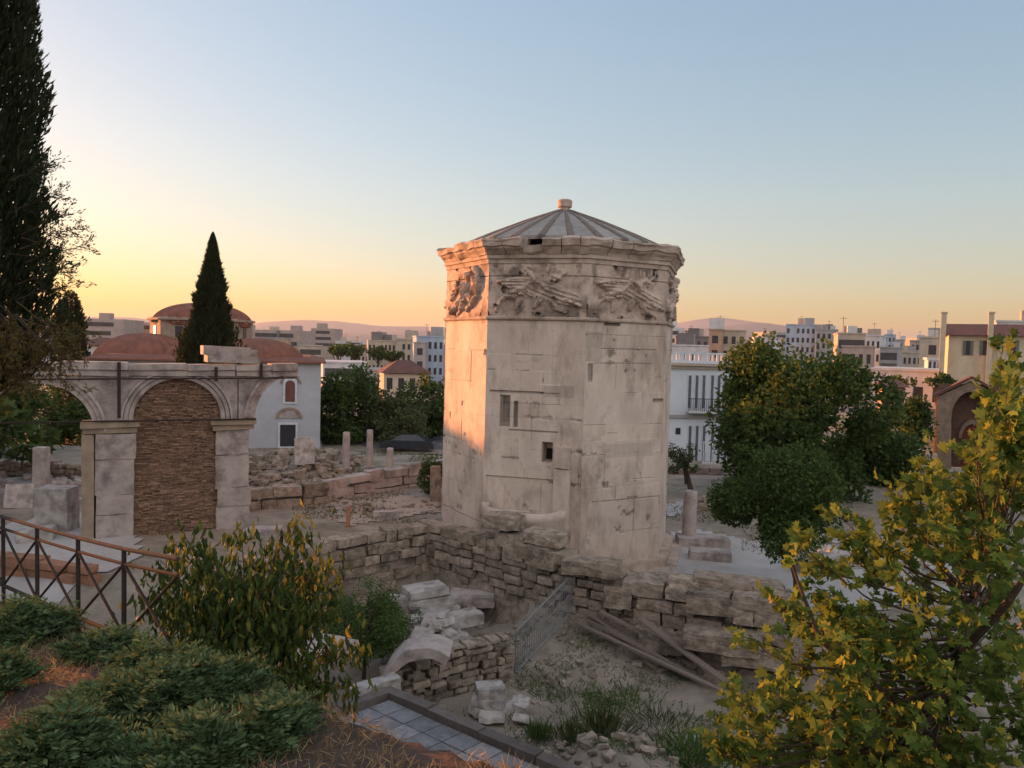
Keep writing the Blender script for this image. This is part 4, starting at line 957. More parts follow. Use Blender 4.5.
# loose side sprays of the near cypress
rng = np.random.default_rng(77); mb = MB(); sets = []; sets2 = []
def spray(mb, a, b, n, leaf, rng, out, spread=.09, sag=.06, twigs=9, rad=.012, dz=0):
    pts = [a.lerp(b, t)+Vector((0, 0, -sag*math.sin(t*3.14)))+noise.noise_vector(a*3+Vector((t*4, 0, 0)))*.04 for t in np.linspace(0, 1, 7)]
    mb.tube(pts, [rad*(1-.8*i/6) for i in range(7)], 4); Ps = []; Ds = []
    for k in range(twigs):
        t = rng.uniform(.25, 1); i = min(5, int(t*6)); o = pts[i].lerp(pts[i+1], t*6-i); d = Vector(rvec(1, rng)[0])*spread*rng.uniform(.6, 1.8)+(b-a).normalized()*spread
        e = o+d; mb.tube([o, e], [rad*.35, rad*.15], 3)
        m_ = max(2, n//twigs); f = rng.random((m_, 1))**.7; Ps.append(np.array(o)+(np.array(e)-np.array(o))*f*1.1+rng.normal(0, spread*.16, (m_, 3))); Ds.append(np.array(d)/spread+rvec(m_, rng)*1.0)
    P = np.concatenate(Ps); D = np.concatenate(Ds); D[:, 2] += dz; out.append((P, D))
outs = []
for (x0, y0, x1, y1, n) in ((20, 250, 82, 226, 420), (25, 262, 84, 246, 380), (15, 285, 74, 268, 420), (20, 235, 66, 214, 380), (15, 300, 70, 288, 500), (20, 322, 64, 312, 500), (10, 255, 52, 262, 500), (10, 215, 55, 196, 400), (12, 180, 52, 165, 350), (20, 238, 60, 250, 300)):
    spray(mb, at(x0, y0, 11.6), at(x1, y1, 11.4+rng.random()*.6), n, .09, rng, outs, .13, -.03, 22, .010)
mb.build('side_branch', M['bark'], big)
leafobj('side_foliage', [leaves(P, D, .055*rng.uniform(.6, 1.3, len(P)), .018, rng) for P, D in outs], L_CYP, big)
mb = MB(); outs = []; 
for i in range(36):
    x1 = rng.uniform(-10, 92); y1 = rng.uniform(335, 402)-(x1*.12); x0 = x1*.45-20; y0 = 300+rng.random()*50
    spray(mb, at(x0, y0, 11.4), at(x1, y1, 10.6+rng.random()*1.3), 170, .08, rng, outs, .13, .05, 12, .009, -.5)
mb.build('low_branch', M['bark'], big)
leafobj('low_foliage', [leaves(P, D, .06*rng.uniform(.6, 1.4, len(P)), .022, rng) for P, D in outs], L_BROWN, big)
# ------------------------------------------------------------------ plane tree in the right foreground
rng = np.random.default_rng(11)
pb = at(930, 800, 8.2); pb.z = H(pb.x, pb.y); pt = empty('plane_tree', pb, 'leafy plane tree with lobed green and yellow leaves filling the right foreground', 'tree')
mb = MB(); trunkpts = [pb+Vector((0, 0, -.2)), at(935, 740, 8.2), at(955, 660, 8.2), at(985, 560, 8.3), at(1030, 420, 8.5)]
mb.tube(trunkpts, [.11, .085, .06, .045, .02], 8); mb.tube([at(935, 740, 8.2), at(880, 690, 7.8), at(820, 640, 7.6), at(790, 560, 7.6)], [.06, .04, .028, .01], 6)
mb.tube([at(955, 660, 8.2), at(1010, 600, 7.4), at(1060, 520, 7.2)], [.05, .035, .02], 6)
outs = []
def inside(px, py):
    # picture outline of the crown, from the photo
    edge = np.interp(py, [325, 345, 395, 430, 460, 500, 520, 560, 600, 650, 690, 740, 800], [1012, 985, 965, 930, 905, 885, 850, 815, 785, 765, 745, 715, 705])
    return px > edge+(24 if py < 470 else 0)
tips = [(1000, 352, 8.4), (1012, 372, 8.2), (985, 392, 8.5), (985, 430, 8.2), (935, 462, 8.3), (925, 476, 8.0), (893, 488, 7.9), (905, 512, 8.1), (790, 536, 7.4), (838, 512, 7.6), (852, 535, 7.6), (822, 560, 7.5), (875, 545, 7.8), (770, 600, 7.5), (752, 640, 7.4), (735, 700, 7.0), (715, 742, 6.9), (745, 752, 7.0), (800, 700, 7.0), (770, 690, 7.0), (838, 610, 7.8), (1000, 415, 7.9), (1015, 450, 7.6), (982, 470, 7.9), (950, 500, 8.0), (755, 728, 6.9), (728, 752, 6.8), (842, 705, 6.8), (852, 690, 6.9)]
while len(tips) < 235:
    px, py = rng.uniform(720, 1060), rng.uniform(335, 800)
    if not inside(px, py): continue
    if 795 < px < 960 and 545 < py < 605 and rng.random() < .8: continue
    if py > 640 and px < 790 and rng.random() < .55: continue
    tips.append((px, py, rng.uniform(6.6, 9.6)))
for (px, py, Y) in tips:
    b = at(px, py, Y); tt = np.interp(py, [340, 800], [.95, .25]); i = min(3, int(tt*4)); o = trunkpts[i].lerp(trunkpts[i+1], tt*4-i)
    a = b.lerp(o, .0)+((o-b).normalized()*rng.uniform(.5, .8))+Vector((0, 0, -.22))
    spray(mb, a, b, 42, .14, rng, outs, .13, .03, 8, .010, -.25)
    mb.tube([o, o.lerp(a, .5)+Vector((0, 0, -.08)), a], [.02, .014, .01], 4)
mb.build('trunk', M['bark'], pt)
S_ = [.06+.11*rng.beta(2, 2.8, len(P)) for P, D in outs]
leafobj('crown', [leaves(P, D, s, s*1.05, rng, 'palm') for (P, D), s in zip(outs, S_)], L_PLANE, pt)
# ------------------------------------------------------------------ shrub with hanging lance shaped leaves
rng = np.random.default_rng(12); sb = at(245, 745, 8.6); sb.z = H(sb.x, sb.y); st = empty('drooping_shrub', sb, 'tall shrub with hanging yellow green leaves behind the iron railing', 'shrub')
mb = MB(); sets = []
stems = [(183, 532, 8.6), (216, 562, 8.4), (242, 528, 8.9), (262, 556, 8.5), (300, 517, 9.0), (322, 560, 9.1), (336, 600, 9.2), (200, 590, 8.2), (160, 560, 9.0), (165, 600, 8.6), (280, 545, 8.8), (230, 580, 8.3), (350, 650, 9.0), (290, 600, 8.4), (255, 600, 8.2), (310, 630, 8.7), (180, 625, 8.0), (220, 640, 7.9), (270, 660, 8.0), (345, 690, 8.7), (320, 690, 8.5), (148, 590, 9.2), (210, 545, 9.3), (272, 620, 9.0), (240, 640, 9.1), (330, 575, 9.5), (200, 655, 8.3), (300, 680, 8.2), (250, 690, 8.0), (190, 560, 9.5), (262, 575, 9.4), (308, 585, 9.4)]
for (px, py, Y) in stems:
    tpt = at(px, py, Y); L_ = (tpt-sb).length; k = 9
    pts = [sb.lerp(tpt, t)+Vector((0, 0, .35*math.sin(t*3.14)))*(1 if abs(px-245) > 30 else .2)+noise.noise_vector(Vector((px*.1, t*3, 0)))*.07*math.sin(t*3.14) for t in np.linspace(0, 1, k)]
    mb.tube(pts, [.022*(1-.85*i/(k-1)) for i in range(k)], 5)
    n = 150; t = rng.uniform(.30, 1.02, n)**.8*(k-1); i = np.clip(t.astype(int), 0, k-2); Pp = np.array([list(p) for p in pts]); P = Pp[i]+(Pp[i+1]-Pp[i])*(t-i)[:, None]
    cl = rng.normal(0, 1, (n//7+1, 3)).repeat(7, 0)[:n]; P = P+(cl*.8+rng.normal(0, .5, (n, 3)))*np.array([.17, .17, .10]); D = rng.normal(0, .22, (n, 3))+np.array([0, 0, -1.0])
    s = rng.uniform(.10, .19, n); sets.append(leaves(P, D, s, s*.34, rng, 'lance'))
mb.build('trunk', M['bark'], st); leafobj('foliage', sets, L_DROOP, st)  # separate shrub stems rising from one base, no single trunk
# ------------------------------------------------------------------ feathery plants on the slope
def fern(px, py, rpx, rpy, hgt, n, label, seed, name='feathery_plant'):
    rng = np.random.default_rng(seed); c = hit(px, py); o = empty(name, c, label, 'plant', 'feathery plants on the near slope')
    Y = c.y; rx = .84*rpx/FPX*Y; ry = max(.25, rpy/FPX*Y*1.25); Ps = []; Ds = []; Ls = []
    for i in range(n):
        a = rng.random()*6.283; r = rng.random()**.5; x, y = c.x+rx*r*math.cos(a), c.y+ry*r*math.sin(a); z0 = H(x, y); k_ = .55+.8*noise.noise(Vector((x*2.2, y*2.2, seed)))
        z = z0+hgt*(1-r*r*.75)*(max(.1, k_)+.2)*rng.uniform(.25, 1.25); az = rng.random()*6.283; el = rng.uniform(-.1, 1.15); L_ = rng.uniform(.12, .34)
        d = np.array([math.cos(az)*math.cos(el), math.sin(az)*math.cos(el), math.sin(el)]); s = np.cross(d, [0, 0, 1]); s /= np.linalg.norm(s)
        m_ = 9; t = np.repeat(np.linspace(.12, 1, m_), 2); side = np.tile([1, -1], m_); o_ = np.array([x, y, z])
        P = o_+np.outer(t*L_, d)+np.outer(-(t**2)*L_*.35, [0, 0, 1]); D = np.outer(side*(1.1-.5*t), s)+d*.55+rng.normal(0, .12, (2*m_, 3)); Ps.append(P); Ds.append(D); Ls.append(L_*.34*(1.15-.75*t))
    P = np.concatenate(Ps); L_ = np.concatenate(Ls); leafobj('foliage', [leaves(P, np.concatenate(Ds), L_, L_*.36, rng)], L_FERN, o)
fern(22, 640, 50, 36, .40, 1150, 'feathery green plant at the left edge under the railing', 1)
fern(105, 655, 40, 14, .16, 380, 'low feathery plant right below the bottom rail of the railing', 8)
fern(172, 712, 64, 34, .32, 1250, 'broad feathery green plant in the middle of the slope', 2)
fern(98, 722, 38, 20, .28, 520, 'feathery plant left of the broad middle plant', 3)
fern(272, 742, 26, 16, .26, 420, 'small feathery tuft on the right end of the slope', 4)
fern(60, 768, 62, 16, .24, 700, 'feathery plant at the bottom left corner', 5)
fern(180, 772, 60, 18, .22, 600, 'feathery plant at the bottom edge below the broad one', 6)
fern(165, 672, 30, 10, .20, 300, 'small feathery tuft at the foot of the end post', 7)
fern(232, 690, 24, 10, .18, 260, 'small feathery plant at the edge of the slope right of the end post', 9)
fern(140, 684, 26, 9, .2, 260, 'feathery plant just behind the broad middle plant', 10)
fern(2, 690, 16, 10, .24, 160, 'feathery plant on the left edge halfway down the slope', 11)
def blades(name, pts, hgt, mcol, seed, lean=.9, w_=.006):
    rng = np.random.default_rng(seed); P = np.array(pts); n = len(P); D = rng.normal(0, lean, (n, 3)); D[:, 2] = np.abs(D[:, 2])*.6+.35
    l = hgt*rng.uniform(.4, 1.2, n); return leafobj(name, [leaves(P, D, l, w_, rng)], mcol)
rng = np.random.default_rng(5); pts = []
while len(pts) < 22000:
    x = rng.uniform(-6.5, .8); y = rng.uniform(2.8, 9.5)
    if y < yedge(x)+.5 and noise.noise(Vector((x*1.2, y*1.2, 3))) > -.25: pts.append((x, y, H(x, y)-.01))
tag(blades('dry_straw', pts, .13, STRAW, 6, 1.6), kind='stuff')
pts = []
while len(pts) < 12000:
    x = rng.uniform(-5, 7); y = rng.uniform(12.5, 21)
    if H(x, y) < .2 and noise.noise(Vector((x*.7, y*.7, 9)))+.3*noise.noise(Vector((x*3, y*3, 9))) > .05: pts.append((x, y, H(x, y)-.01))
tag(blades('weeds', pts, .17, L_BUSH, 7, .7, .018), kind='stuff')
pts = []
while len(pts) < 9000:
    x = rng.uniform(-9, 14); y = rng.uniform(27, 52)
    if noise.noise(Vector((x*.25, y*.25, 4))) > .05 and math.hypot(x-TC.x, y-TC.y) > 5: pts.append((x, y, H(x, y)-.01))
tag(blades('dry_grass', pts, .22, L_OLIVE, 8, .7, .03), kind='stuff')
def tuft(px, py, n, h, mcol, label, name, spread=.3, w_=.012, lean=.35, cat='plant', seed=1):
    c = hit(px, py); rng = np.random.default_rng(seed); P = np.array(c)+rng.normal(0, 1, (n, 3))*np.array([spread, spread, 0])*.5
    D = rng.normal(0, lean, (n, 3)); D[:, 2] = 1; D[:, :2] += (P-np.array(c))[:, :2]*1.2; l = h*rng.uniform(.4, 1.1, n); o = leafobj(name, [leaves(P, D, l, w_, rng)], mcol, loc=c)
    return tag(o, label, cat, kind='stuff' if spread > .7 else None)
tuft(470, 625, 90, 1.0, DRY, 'dry bare dark shrub against the pit wall', 'dead_shrub', .55, .03, .35, seed=1)
tuft(604, 735, 240, .75, L_OLIVE, 'tall dark weed standing in the middle of the mound', 'tall_weed', .4, .03, .3, seed=2)
tuft(572, 742, 160, .5, L_OLIVE, 'weed tuft left of the tall weed on the mound', 'weed_tuft', .35, .03, .3, seed=3)
tuft(537, 738, 160, .45, L_BUSH, 'upright green weed near the kerb', 'weed_tuft', .22, .03, .2, seed=4)
tuft(690, 765, 400, .6, L_BUSH, 'leafy green weed at the bottom edge, left of the plane tree', 'weed_tuft', .8, .04, .7, seed=5)
tuft(575, 700, 160, .28, L_OLIVE, 'low dull weeds between the white stones and the planks', 'weed_tuft', 1.0, .025, .6, seed=9)
tuft(660, 722, 260, .35, L_OLIVE, 'straggling weeds on the right of the mound', 'weed_tuft', .9, .025, .5, seed=10)
tuft(625, 700, 200, .3, L_BUSH, 'low green weeds behind the mound', 'weed_tuft', 1.2, .03, .6, seed=6)
# ------------------------------------------------------------------ the city
def pm(name, c, s=.35): return mat(name, c, tuple(x*.82 for x in c), .5, .15, 4, .9, stain=tuple(x*.55 for x in c), stain_scale=.25, stain_amt=s)
CW = {'cream': pm('cream_wall', (.50, .43, .34)), 'grey': pm('grey_wall', (.36, .34, .33)), 'white': pm('pale_wall', (.58, .57, .57)), 'tan': pm('tan_wall', (.42, .29, .21)),
      'beige': pm('beige_wall', (.45, .38, .31)), 'blue': pm('bluish_wall', (.36, .44, .54)), 'pink': pm('pinkish_render', (.42, .33, .30)), 'darkg': pm('dark_grey_wall', (.19, .18, .18))}
SHADOW = mat('balcony_shade_paint', (.06, .055, .055), (.09, .08, .08), .7, 0)  # flat dark strips that paint in the shade of deep balconies
def quadbox(name, c, size, m_, parent, rz=0):
    mb = MB(); mb.box(c, size, rz); return mb.build(name, m_, parent)
_win = {}
def window_mesh(w_, h_):
    k = (round(w_, 2), round(h_, 2))
    if k not in _win:
        mb = MB(); mb.box((0, 0, 0), (w_, .06, h_)); f = mb.build('window', M['window']); me = f.data; bpy.data.objects.remove(f); _win[k] = me
    return _win[k]
def put_window(parent, p, w_, h_, m_=None, name='window'):
    o = bpy.data.objects.new(name, window_mesh(w_, h_)); COL.objects.link(o); o.parent = parent; o.location = p-parent.location; return o
def building(px0, px1, py, Y, wall, label, cols=0, rows=0, depth=12, py1=None, balc=False, roof=None, group='city buildings beyond the park', clutter=0, seed=0, name='apartment_building', wy=1.1, rz=0, ww=None, cat='building', parapet=True):
    a, b = at(px0, py, Y), at(px1, py, Y); w_ = b.x-a.x; cx = (a.x+b.x)/2; zt = (a.z+b.z)/2; zb = H(cx, Y)-2 if py1 is None else at((px0+px1)/2, py1, Y).z-.4
    o = empty(name, Vector((cx, Y, zb)), label, cat, group); rg = random.Random(seed+int(px0)); m_ = CW[wall]
    quadbox('wall', (cx, Y+depth/2, (zt+zb)/2), (w_, depth, zt-zb), m_, o)
    if parapet: quadbox('parapet', (cx, Y+depth/2, zt+.12), (w_+.35, depth+.35, .28), m_, o)
    fh = 3.1
    for r in range(rows):
        zc = zt-wy-.9-r*fh
        if zc < zb: break
        if balc:
            quadbox('painted_balcony_shade', (cx, Y-.03, zc), (w_*.92, .08, 1.9), SHADOW, o); quadbox('balcony', (cx, Y-.55, zc-1.05), (w_*.96, 1.1, .75), m_, o)
        else:
            for c in range(cols):
                if rg.random() < .06: continue
                ww_ = ww or min(1.3, w_/cols*.5); put_window(o, Vector((a.x+w_*(c+.5)/cols, Y-.02, zc)), ww_, 1.6)
    for k in range(clutter):
        x = a.x+w_*rg.uniform(.15, .85); s = rg.uniform(1.2, 3.5); quadbox('roof_room' if k % 2 == 0 else 'water_tank', (x, Y+rg.uniform(2, depth-2), zt+.3+s*.35), (s, s, s*.75), CW[rg.choice(['grey', 'white', 'beige', 'darkg'])], o)
    if clutter: 
        x = a.x+w_*rg.uniform(.2, .8); mb = MB(); mb.tube([(x, Y+2, zt), (x, Y+2, zt+3.2)], .05, 4); mb.tube([(x-.6, Y+2, zt+2.9), (x+.6, Y+2, zt+2.9)], .035, 4); mb.build('antenna', M['iron'], o)
    az = math.atan2(cx, Y); o.rotation_euler = (0, 0, -az+rg.uniform(-.12, .12)); o.scale = (math.cos(az), 1, 1)
    if roof == 'hip':
        e = zt+.1; x0, x1, y0, y1 = a.x-.5, b.x+.5, Y-.5, Y+depth+.5; rh = min(w_, depth)*.27; i_ = min(w_, depth)*.42
        mb = MB(); mb.add([(x0, y0, e), (x1, y0, e), (x1, y1, e), (x0, y1, e), (x0+i_, (y0+y1)/2, e+rh), (x1-i_, (y0+y1)/2, e+rh)], [(0, 1, 5, 4), (1, 2, 5), (2, 3, 4, 5), (3, 0, 4), (3, 2, 1, 0)]); mb.build('roof', M['tilebrown'], o)
    return o
building(299, 322, 346, 235, 'beige', 'beige block with an open pergola storey on top, right of the mosque dome', 0, 3, balc=True, clutter=0)
building(262, 287, 338, 300, 'grey', 'long grey block just above the mosque roof', 7, 3, clutter=2)
building(323, 366, 363, 150, 'white', 'long low white banded building below the dark hilltop trees', 0, 2, balc=True)
building(366, 398, 371, 140, 'grey', 'low grey roofed hall between the white banded building and the small tiled house', 6, 1)
building(335, 350, 341, 330, 'white', 'small white block standing alone above the dark hilltop trees', 4, 2, clutter=1)
building(350, 369, 345, 290, 'pink', 'pinkish low block left of the big cream block', 5, 2, clutter=1)
building(368, 396, 341, 235, 'cream', 'big cream block with rows of windows left of the blue house', 7, 5, clutter=4)
building(396, 417, 340, 225, 'beige', 'beige block touching the tall blue grey building', 4, 5, clutter=2)
building(416.5, 444, 337, 185, 'blue', 'tall pale blue building just left of the tower', 5, 4, clutter=2)
building(414, 426, 343, 180, 'grey', 'narrow brown grey side building in front of the tall blue one', 1, 4)
building(384, 430, 374, 112, 'cream', 'small cream house with a brown hipped tile roof above the park trees', 4, 1, roof='hip', parapet=False, depth=9, wy=.5)
building(84, 112, 346, 95, 'white', 'white house with a brown tile roof left of the mosque', 3, 1, roof='hip', parapet=False, depth=12, wy=.6)
building(672, 708, 346, 150, 'white', 'white building with small roof rooms directly behind the white mansion', 4, 2, clutter=3)
building(676, 709, 337, 210, 'darkg', 'dark cluttered rooftops left of the tan tower block', 5, 3, clutter=5)
building(709, 722, 330, 165, 'tan', 'tower block side in painted sunlit tan with a dish on the roof, right of the octagonal tower', 1, 4, depth=16, clutter=1)  # sunlight on this side of the block is painted as a tan wall
building(722, 746, 331, 167, 'beige', 'grey beige wing of the tan tower block with balconies', 3, 5, clutter=0)
building(754, 782, 338, 240, 'white', 'white block carrying a dark water tank, left of the blue white block', 5, 4, clutter=4)
building(786, 816, 325, 260, 'blue', 'blue white block highest on the skyline above the largest tree', 6, 4, clutter=3)
building(816, 838, 330, 250, 'grey', 'grey block with antennas right of the blue white block', 4, 4, clutter=4)
building(838, 866, 334, 140, 'beige', 'beige block with dark shaded top storey and roof garden', 0, 2, balc=True, clutter=3, depth=14)
building(842, 873, 347, 132, 'pink', 'pinkish beige block below the shaded top storey', 4, 5, clutter=0)
building(866, 881, 336, 180, 'white', 'narrow white block with a dark blue top', 3, 4, clutter=2)
building(884, 896, 335, 330, 'blue', 'slim blue grey far block right of the narrow white one', 3, 5, clutter=1)
building(894, 903, 340, 310, 'grey', 'slim grey block stepping down to the street gap', 2, 4, clutter=1)
building(880, 898, 348, 170, 'grey', 'grey block with dark balconies lining the street gap', 0, 5, balc=True, clutter=1)
building(911, 925, 341, 240, 'pink', 'pale pinkish block right of the street gap', 3, 3, clutter=1)
building(920, 946, 338, 130, 'cream', 'cream block with a blank wall left of the chimneyed house', 1, 1, clutter=2)
building(898, 922, 353, 200, 'beige', 'low beige roofs in the street gap', 5, 1, clutter=2)
building(871, 948, 371, 85, 'white', 'long flat roofed white building below the street gap', 4, 1, depth=11, wy=1.6, py1=404)
building(928, 946, 360, 92, 'white', 'small white rooftop room with a band of dark windows', 4, 1, depth=4, wy=.1)
building(996, 1060, 322, 120, 'white', 'white block behind the brown roof of the chimneyed house', 6, 3, clutter=2)
building(882, 905, 388, 66, 'tan', 'low reddish shed in front of the long flat roofed white building', 2, 1, depth=5, roof='hip', parapet=False)
WHW = CW['white']
# cream house with chimneys
a, b = at(949, 335, 74), at(1075, 335, 74); zt = a.z; zb = H(a.x, 74)-.5; ch = empty('chimneyed_house', Vector((a.x, 74, zb)), 'cream house with brown tile roof, shutters and two tall chimneys at the right edge', 'house')
hw = pm('yellow_cream_render', (.60, .49, .35)); mb = MB(); mb.box(((a.x+b.x)/2, 79, (zt+zb)/2), (b.x-a.x, 10, zt-zb)); mb.build('wall', hw, ch)
mb = MB(); x0, x1 = a.x-.3, b.x+.3; mb.add([(x0, 73.5, zt), (x1, 73.5, zt), (x1, 79, zt+1.25), (x0, 79, zt+1.25), (x1, 84.5, zt), (x0, 84.5, zt)], [(0, 1, 2, 3), (3, 2, 4, 5), (0, 3, 5), (1, 4, 2), (5, 4, 1, 0)]); mb.build('roof', M['tilebrown'], ch)
for (c0, c1, cy) in ((945.5, 951, 313), (992.5, 997.5, 314)):
    p, q_ = at(c0, cy, 73.3), at(c1, cy, 73.3); mb = MB(); mb.box(((p.x+q_.x)/2, 73.6, (p.z+zb)/2), (q_.x-p.x, .6, p.z-zb)); mb.box(((p.x+q_.x)/2, 73.6, p.z+.05), (q_.x-p.x+.15, .75, .15)); mb.build('chimney', hw, ch)
for (w0, w1) in ((962.5, 973.5), (979, 990), (1006, 1017)):
    p, q_ = at(w0, 355, 73.95), at(w1, 341, 73.95); cx = (p.x+q_.x)/2; w_ = q_.x-p.x; hh = q_.z-p.z; zc = (p.z+q_.z)/2
    g_ = MB(); g_.box((cx, 73.98, zc), (w_*.4, .06, hh)); wn = g_.build('window', M['window'], ch)
    for s in (-1, 1): g_ = MB(); g_.box((cx+s*w_*.36, 73.93, zc), (w_*.28, .07, hh)); g_.build('shutter', M['shutter'], ch)
az = math.atan2(a.x, 74); ch.rotation_euler = (0, 0, -az+.03); ch.scale = (math.cos(az), 1, 1)
# white neoclassical mansion
Ym = 60; a, b = at(655, 365, Ym), at(733, 365, Ym); zc = a.z-.9; zc = at(700, 366, Ym).z; zb = H(a.x, Ym)-.5
ms = empty('white_mansion', Vector((a.x, Ym, zb)), 'white neoclassical mansion with tall shuttered windows and iron balcony right of the tower', 'house')
mw = mat('bluish_white_stucco', (.60, .63, .68), (.52, .55, .60), .6, .1, 5, .8)
mb = MB(); mb.box(((a.x+b.x)/2, Ym+6, (zc+zb)/2), (b.x-a.x, 12, zc-zb)); mb.build('wall', mw, ms)
mb = MB(); mb.box(((a.x+b.x)/2, Ym+5.9, zc+.1), (b.x-a.x+.8, 12.6, .2)); mb.box(((a.x+b.x)/2, Ym+5.95, zc-.12), (b.x-a.x+.5, 12.3, .24)); mb.build('cornice', CW['beige'], ms)
z1 = at(700, 353.5, Ym).z; mb = MB(); mb.box(((a.x+b.x)/2, Ym+.2, z1), (b.x-a.x+.1, .22, .14)); mb.box(((a.x+b.x)/2, Ym+.2, zc+.3), (b.x-a.x+.1, .22, .2))
x = a.x
while x < b.x: mb.box((x, Ym+.2, (z1+zc+.3)/2), (.16 if int((x-a.x)/.35) % 5 else .35, .16, z1-zc-.3)); x += .35
mb.build('balustrade', mw, ms)
zm = at(700, 417, Ym).z; mb = MB(); mb.box(((a.x+b.x)/2, Ym-.06, zm), (b.x-a.x+.1, .2, .25)); mb.build('string_course', CW['grey'], ms)
p, q_ = at(672, 366, Ym), at(684, 366, Ym)
for px in (689.5, 696.5, 703.5, 712, 718.5, 725): 
    for (y0, y1, nm) in ((375.5, 408, 'tall_window'), (426, 462, 'tall_window')):
        p, q_ = at(px-1.9, y1, Ym-.02), at(px+1.9, y0, Ym-.02); f = MB(); f.box(((p.x+q_.x)/2, Ym-.02, (p.z+q_.z)/2), (q_.x-p.x+.16, .08, q_.z-p.z+.2)); f.build('window_frame', M['frame'], ms)
        f = MB(); f.box(((p.x+q_.x)/2, Ym-.06, (p.z+q_.z)/2), (q_.x-p.x, .08, q_.z-p.z)); f.build(nm, mat('blue_grey_shutter', (.10, .13, .17), None, 2, .1) if px == 689.5 and y0 < 400 else bpy.data.materials['blue_grey_shutter'], ms)
p, q_ = at(675.5, 434, Ym-.02), at(680.5, 428, Ym-.02); f = MB(); f.box(((p.x+q_.x)/2, Ym-.03, (p.z+q_.z)/2), (q_.x-p.x, .08, q_.z-p.z)); f.build('small_window', M['window'], ms)
mb = MB(); p, q_ = at(686, 411, Ym), at(729, 411, Ym); zz = p.z; mb.box(((p.x+q_.x)/2, Ym-.5, zz), (q_.x-p.x, 1.0, .15)); mb.build('balcony', CW['white'], ms)
mb = MB(); x = p.x
while x < q_.x: mb.box((x, Ym-.98, zz+.55), (.035, .03, .95)); x += .15
mb.box(((p.x+q_.x)/2, Ym-.98, zz+1.04), (q_.x-p.x, .05, .05)); mb.build('balcony_railing', M['iron'], ms)
mb = MB(); p, q_ = at(703, 462, 57), at(716, 462, 57); zz = H(p.x, 57); x = p.x
while x < q_.x: mb.box((x, 57, zz+.9), (.06, .06, 1.8)); x += .22
mb.box(((p.x+q_.x)/2, 57, zz+1.75), (q_.x-p.x, .07, .07)); mb.box(((p.x+q_.x)/2, 57, zz+.2), (q_.x-p.x, .07, .07)); single('iron_gate', mb, M['frame'], Vector((p.x, 57, zz)), 'white barred gate in front of the white mansion', 'gate')
# ruined brick portal (gable with two arches)
Yp = 52; po = empty('brick_portal', ground_at(972, Yp), 'old brick and stone gabled portal with a recessed round arch over a red door', 'portal')
PX = lambda x, y: at(x, y, Yp)
def wallpoly(outer, name, m_, y0, y1):
    mb = MB(); n_ = len(outer); P = [Vector((p.x, y0, p.z)) for p in outer]+[Vector((p.x, y1, p.z)) for p in outer]
    mb.add(P, [tuple(range(n_)), tuple(range(n_, 2*n_))[::-1]]+[(i, i+n_, (i+1) % n_+n_, (i+1) % n_) for i in range(n_)]); return mb.build(name, m_, po)
cx, cy, rr = 972, 420, 21
arcp = [PX(cx+rr*math.cos(t), cy-rr*math.sin(t)*1.35) for t in np.linspace(0, math.pi, 17)]
pmn = mat('portal_stone', (.30, .215, .16), (.20, .145, .11), 2, .8, 8, .95, island=.1, stain=(.10, .08, .06), stain_scale=1)
outer = [PX(937, 470), PX(937, 397), PX(972, 381), PX(1010, 401), PX(1010, 470), PX(cx+rr, 470)]+arcp+[PX(cx-rr, 470)]
wallpoly(outer, 'wall', pmn, Yp, Yp+1.2)
wallpoly([PX(938, 470), PX(938, 385), PX(1008, 385), PX(1008, 470)], 'inner_wall', mat('dark_red_brick', (.17, .09, .065), (.11, .07, .055), 2, .7), Yp+1.25, Yp+1.6)
ro = wallpoly([PX(933, 398), PX(972, 379), PX(1014, 401), PX(1014, 398), PX(972, 376), PX(933, 395)], 'roof', M['tilebrown'], Yp-.25, Yp+1.6)
a1 = [PX(974+15*math.cos(t), 440-15*math.sin(t)*1.3) for t in np.linspace(0, math.pi, 15)]; a2 = [PX(974+11.5*math.cos(t), 440-11.5*math.sin(t)*1.3) for t in np.linspace(math.pi, 0, 15)]
wallpoly(a1+a2, 'door_arch', pmn, Yp+.9, Yp+1.26); wallpoly([PX(962.5, 470)]+a2+[PX(985.5, 470)], 'door', mat('oxblood_door', (.20, .05, .04), None, 2, .3), Yp+1.15, Yp+1.24)
az = math.atan2(po.location.x, Yp); po.rotation_euler = (0, 0, -az*.9); po.scale = (math.cos(az), 1, 1)
# parked dark car under the trees
cp = at(408, 445, 61.5); cp.z = H(cp.x, cp.y)+.05; car = empty('parked_car', cp, 'dark parked car under the grey green tree left of the tower', 'car', rz=0)
mb = MB(); prof = [(-2.1, .35), (-2.1, .75), (-1.95, .9), (-1.2, .98), (-.55, 1.42), (.75, 1.44), (1.5, .98), (2.0, .88), (2.15, .7), (2.15, .35)]
n_ = len(prof); mb.add([cp+Vector((x, -.85 if z < 1 else -.68, z)) for x, z in prof]+[cp+Vector((x, .85 if z < 1 else .68, z)) for x, z in prof], [tuple(range(n_))[::-1], tuple(range(n_, 2*n_))]+[(i, (i+1) % n_, (i+1) % n_+n_, i+n_) for i in range(n_)])
mb.build('body', mat('dark_car_paint', (.03, .035, .045), None, 2, 0, rough=.25, spec=.5), car)
mb = MB(); mb.add([cp+Vector((x, -.80 if z < 1.1 else -.71, z)) for x, z in ((-1.05, 1.02), (1.3, 1.02), (.7, 1.38), (-.5, 1.37))], [(0, 1, 2, 3)]); mb.build('side_window', M['window'], car)
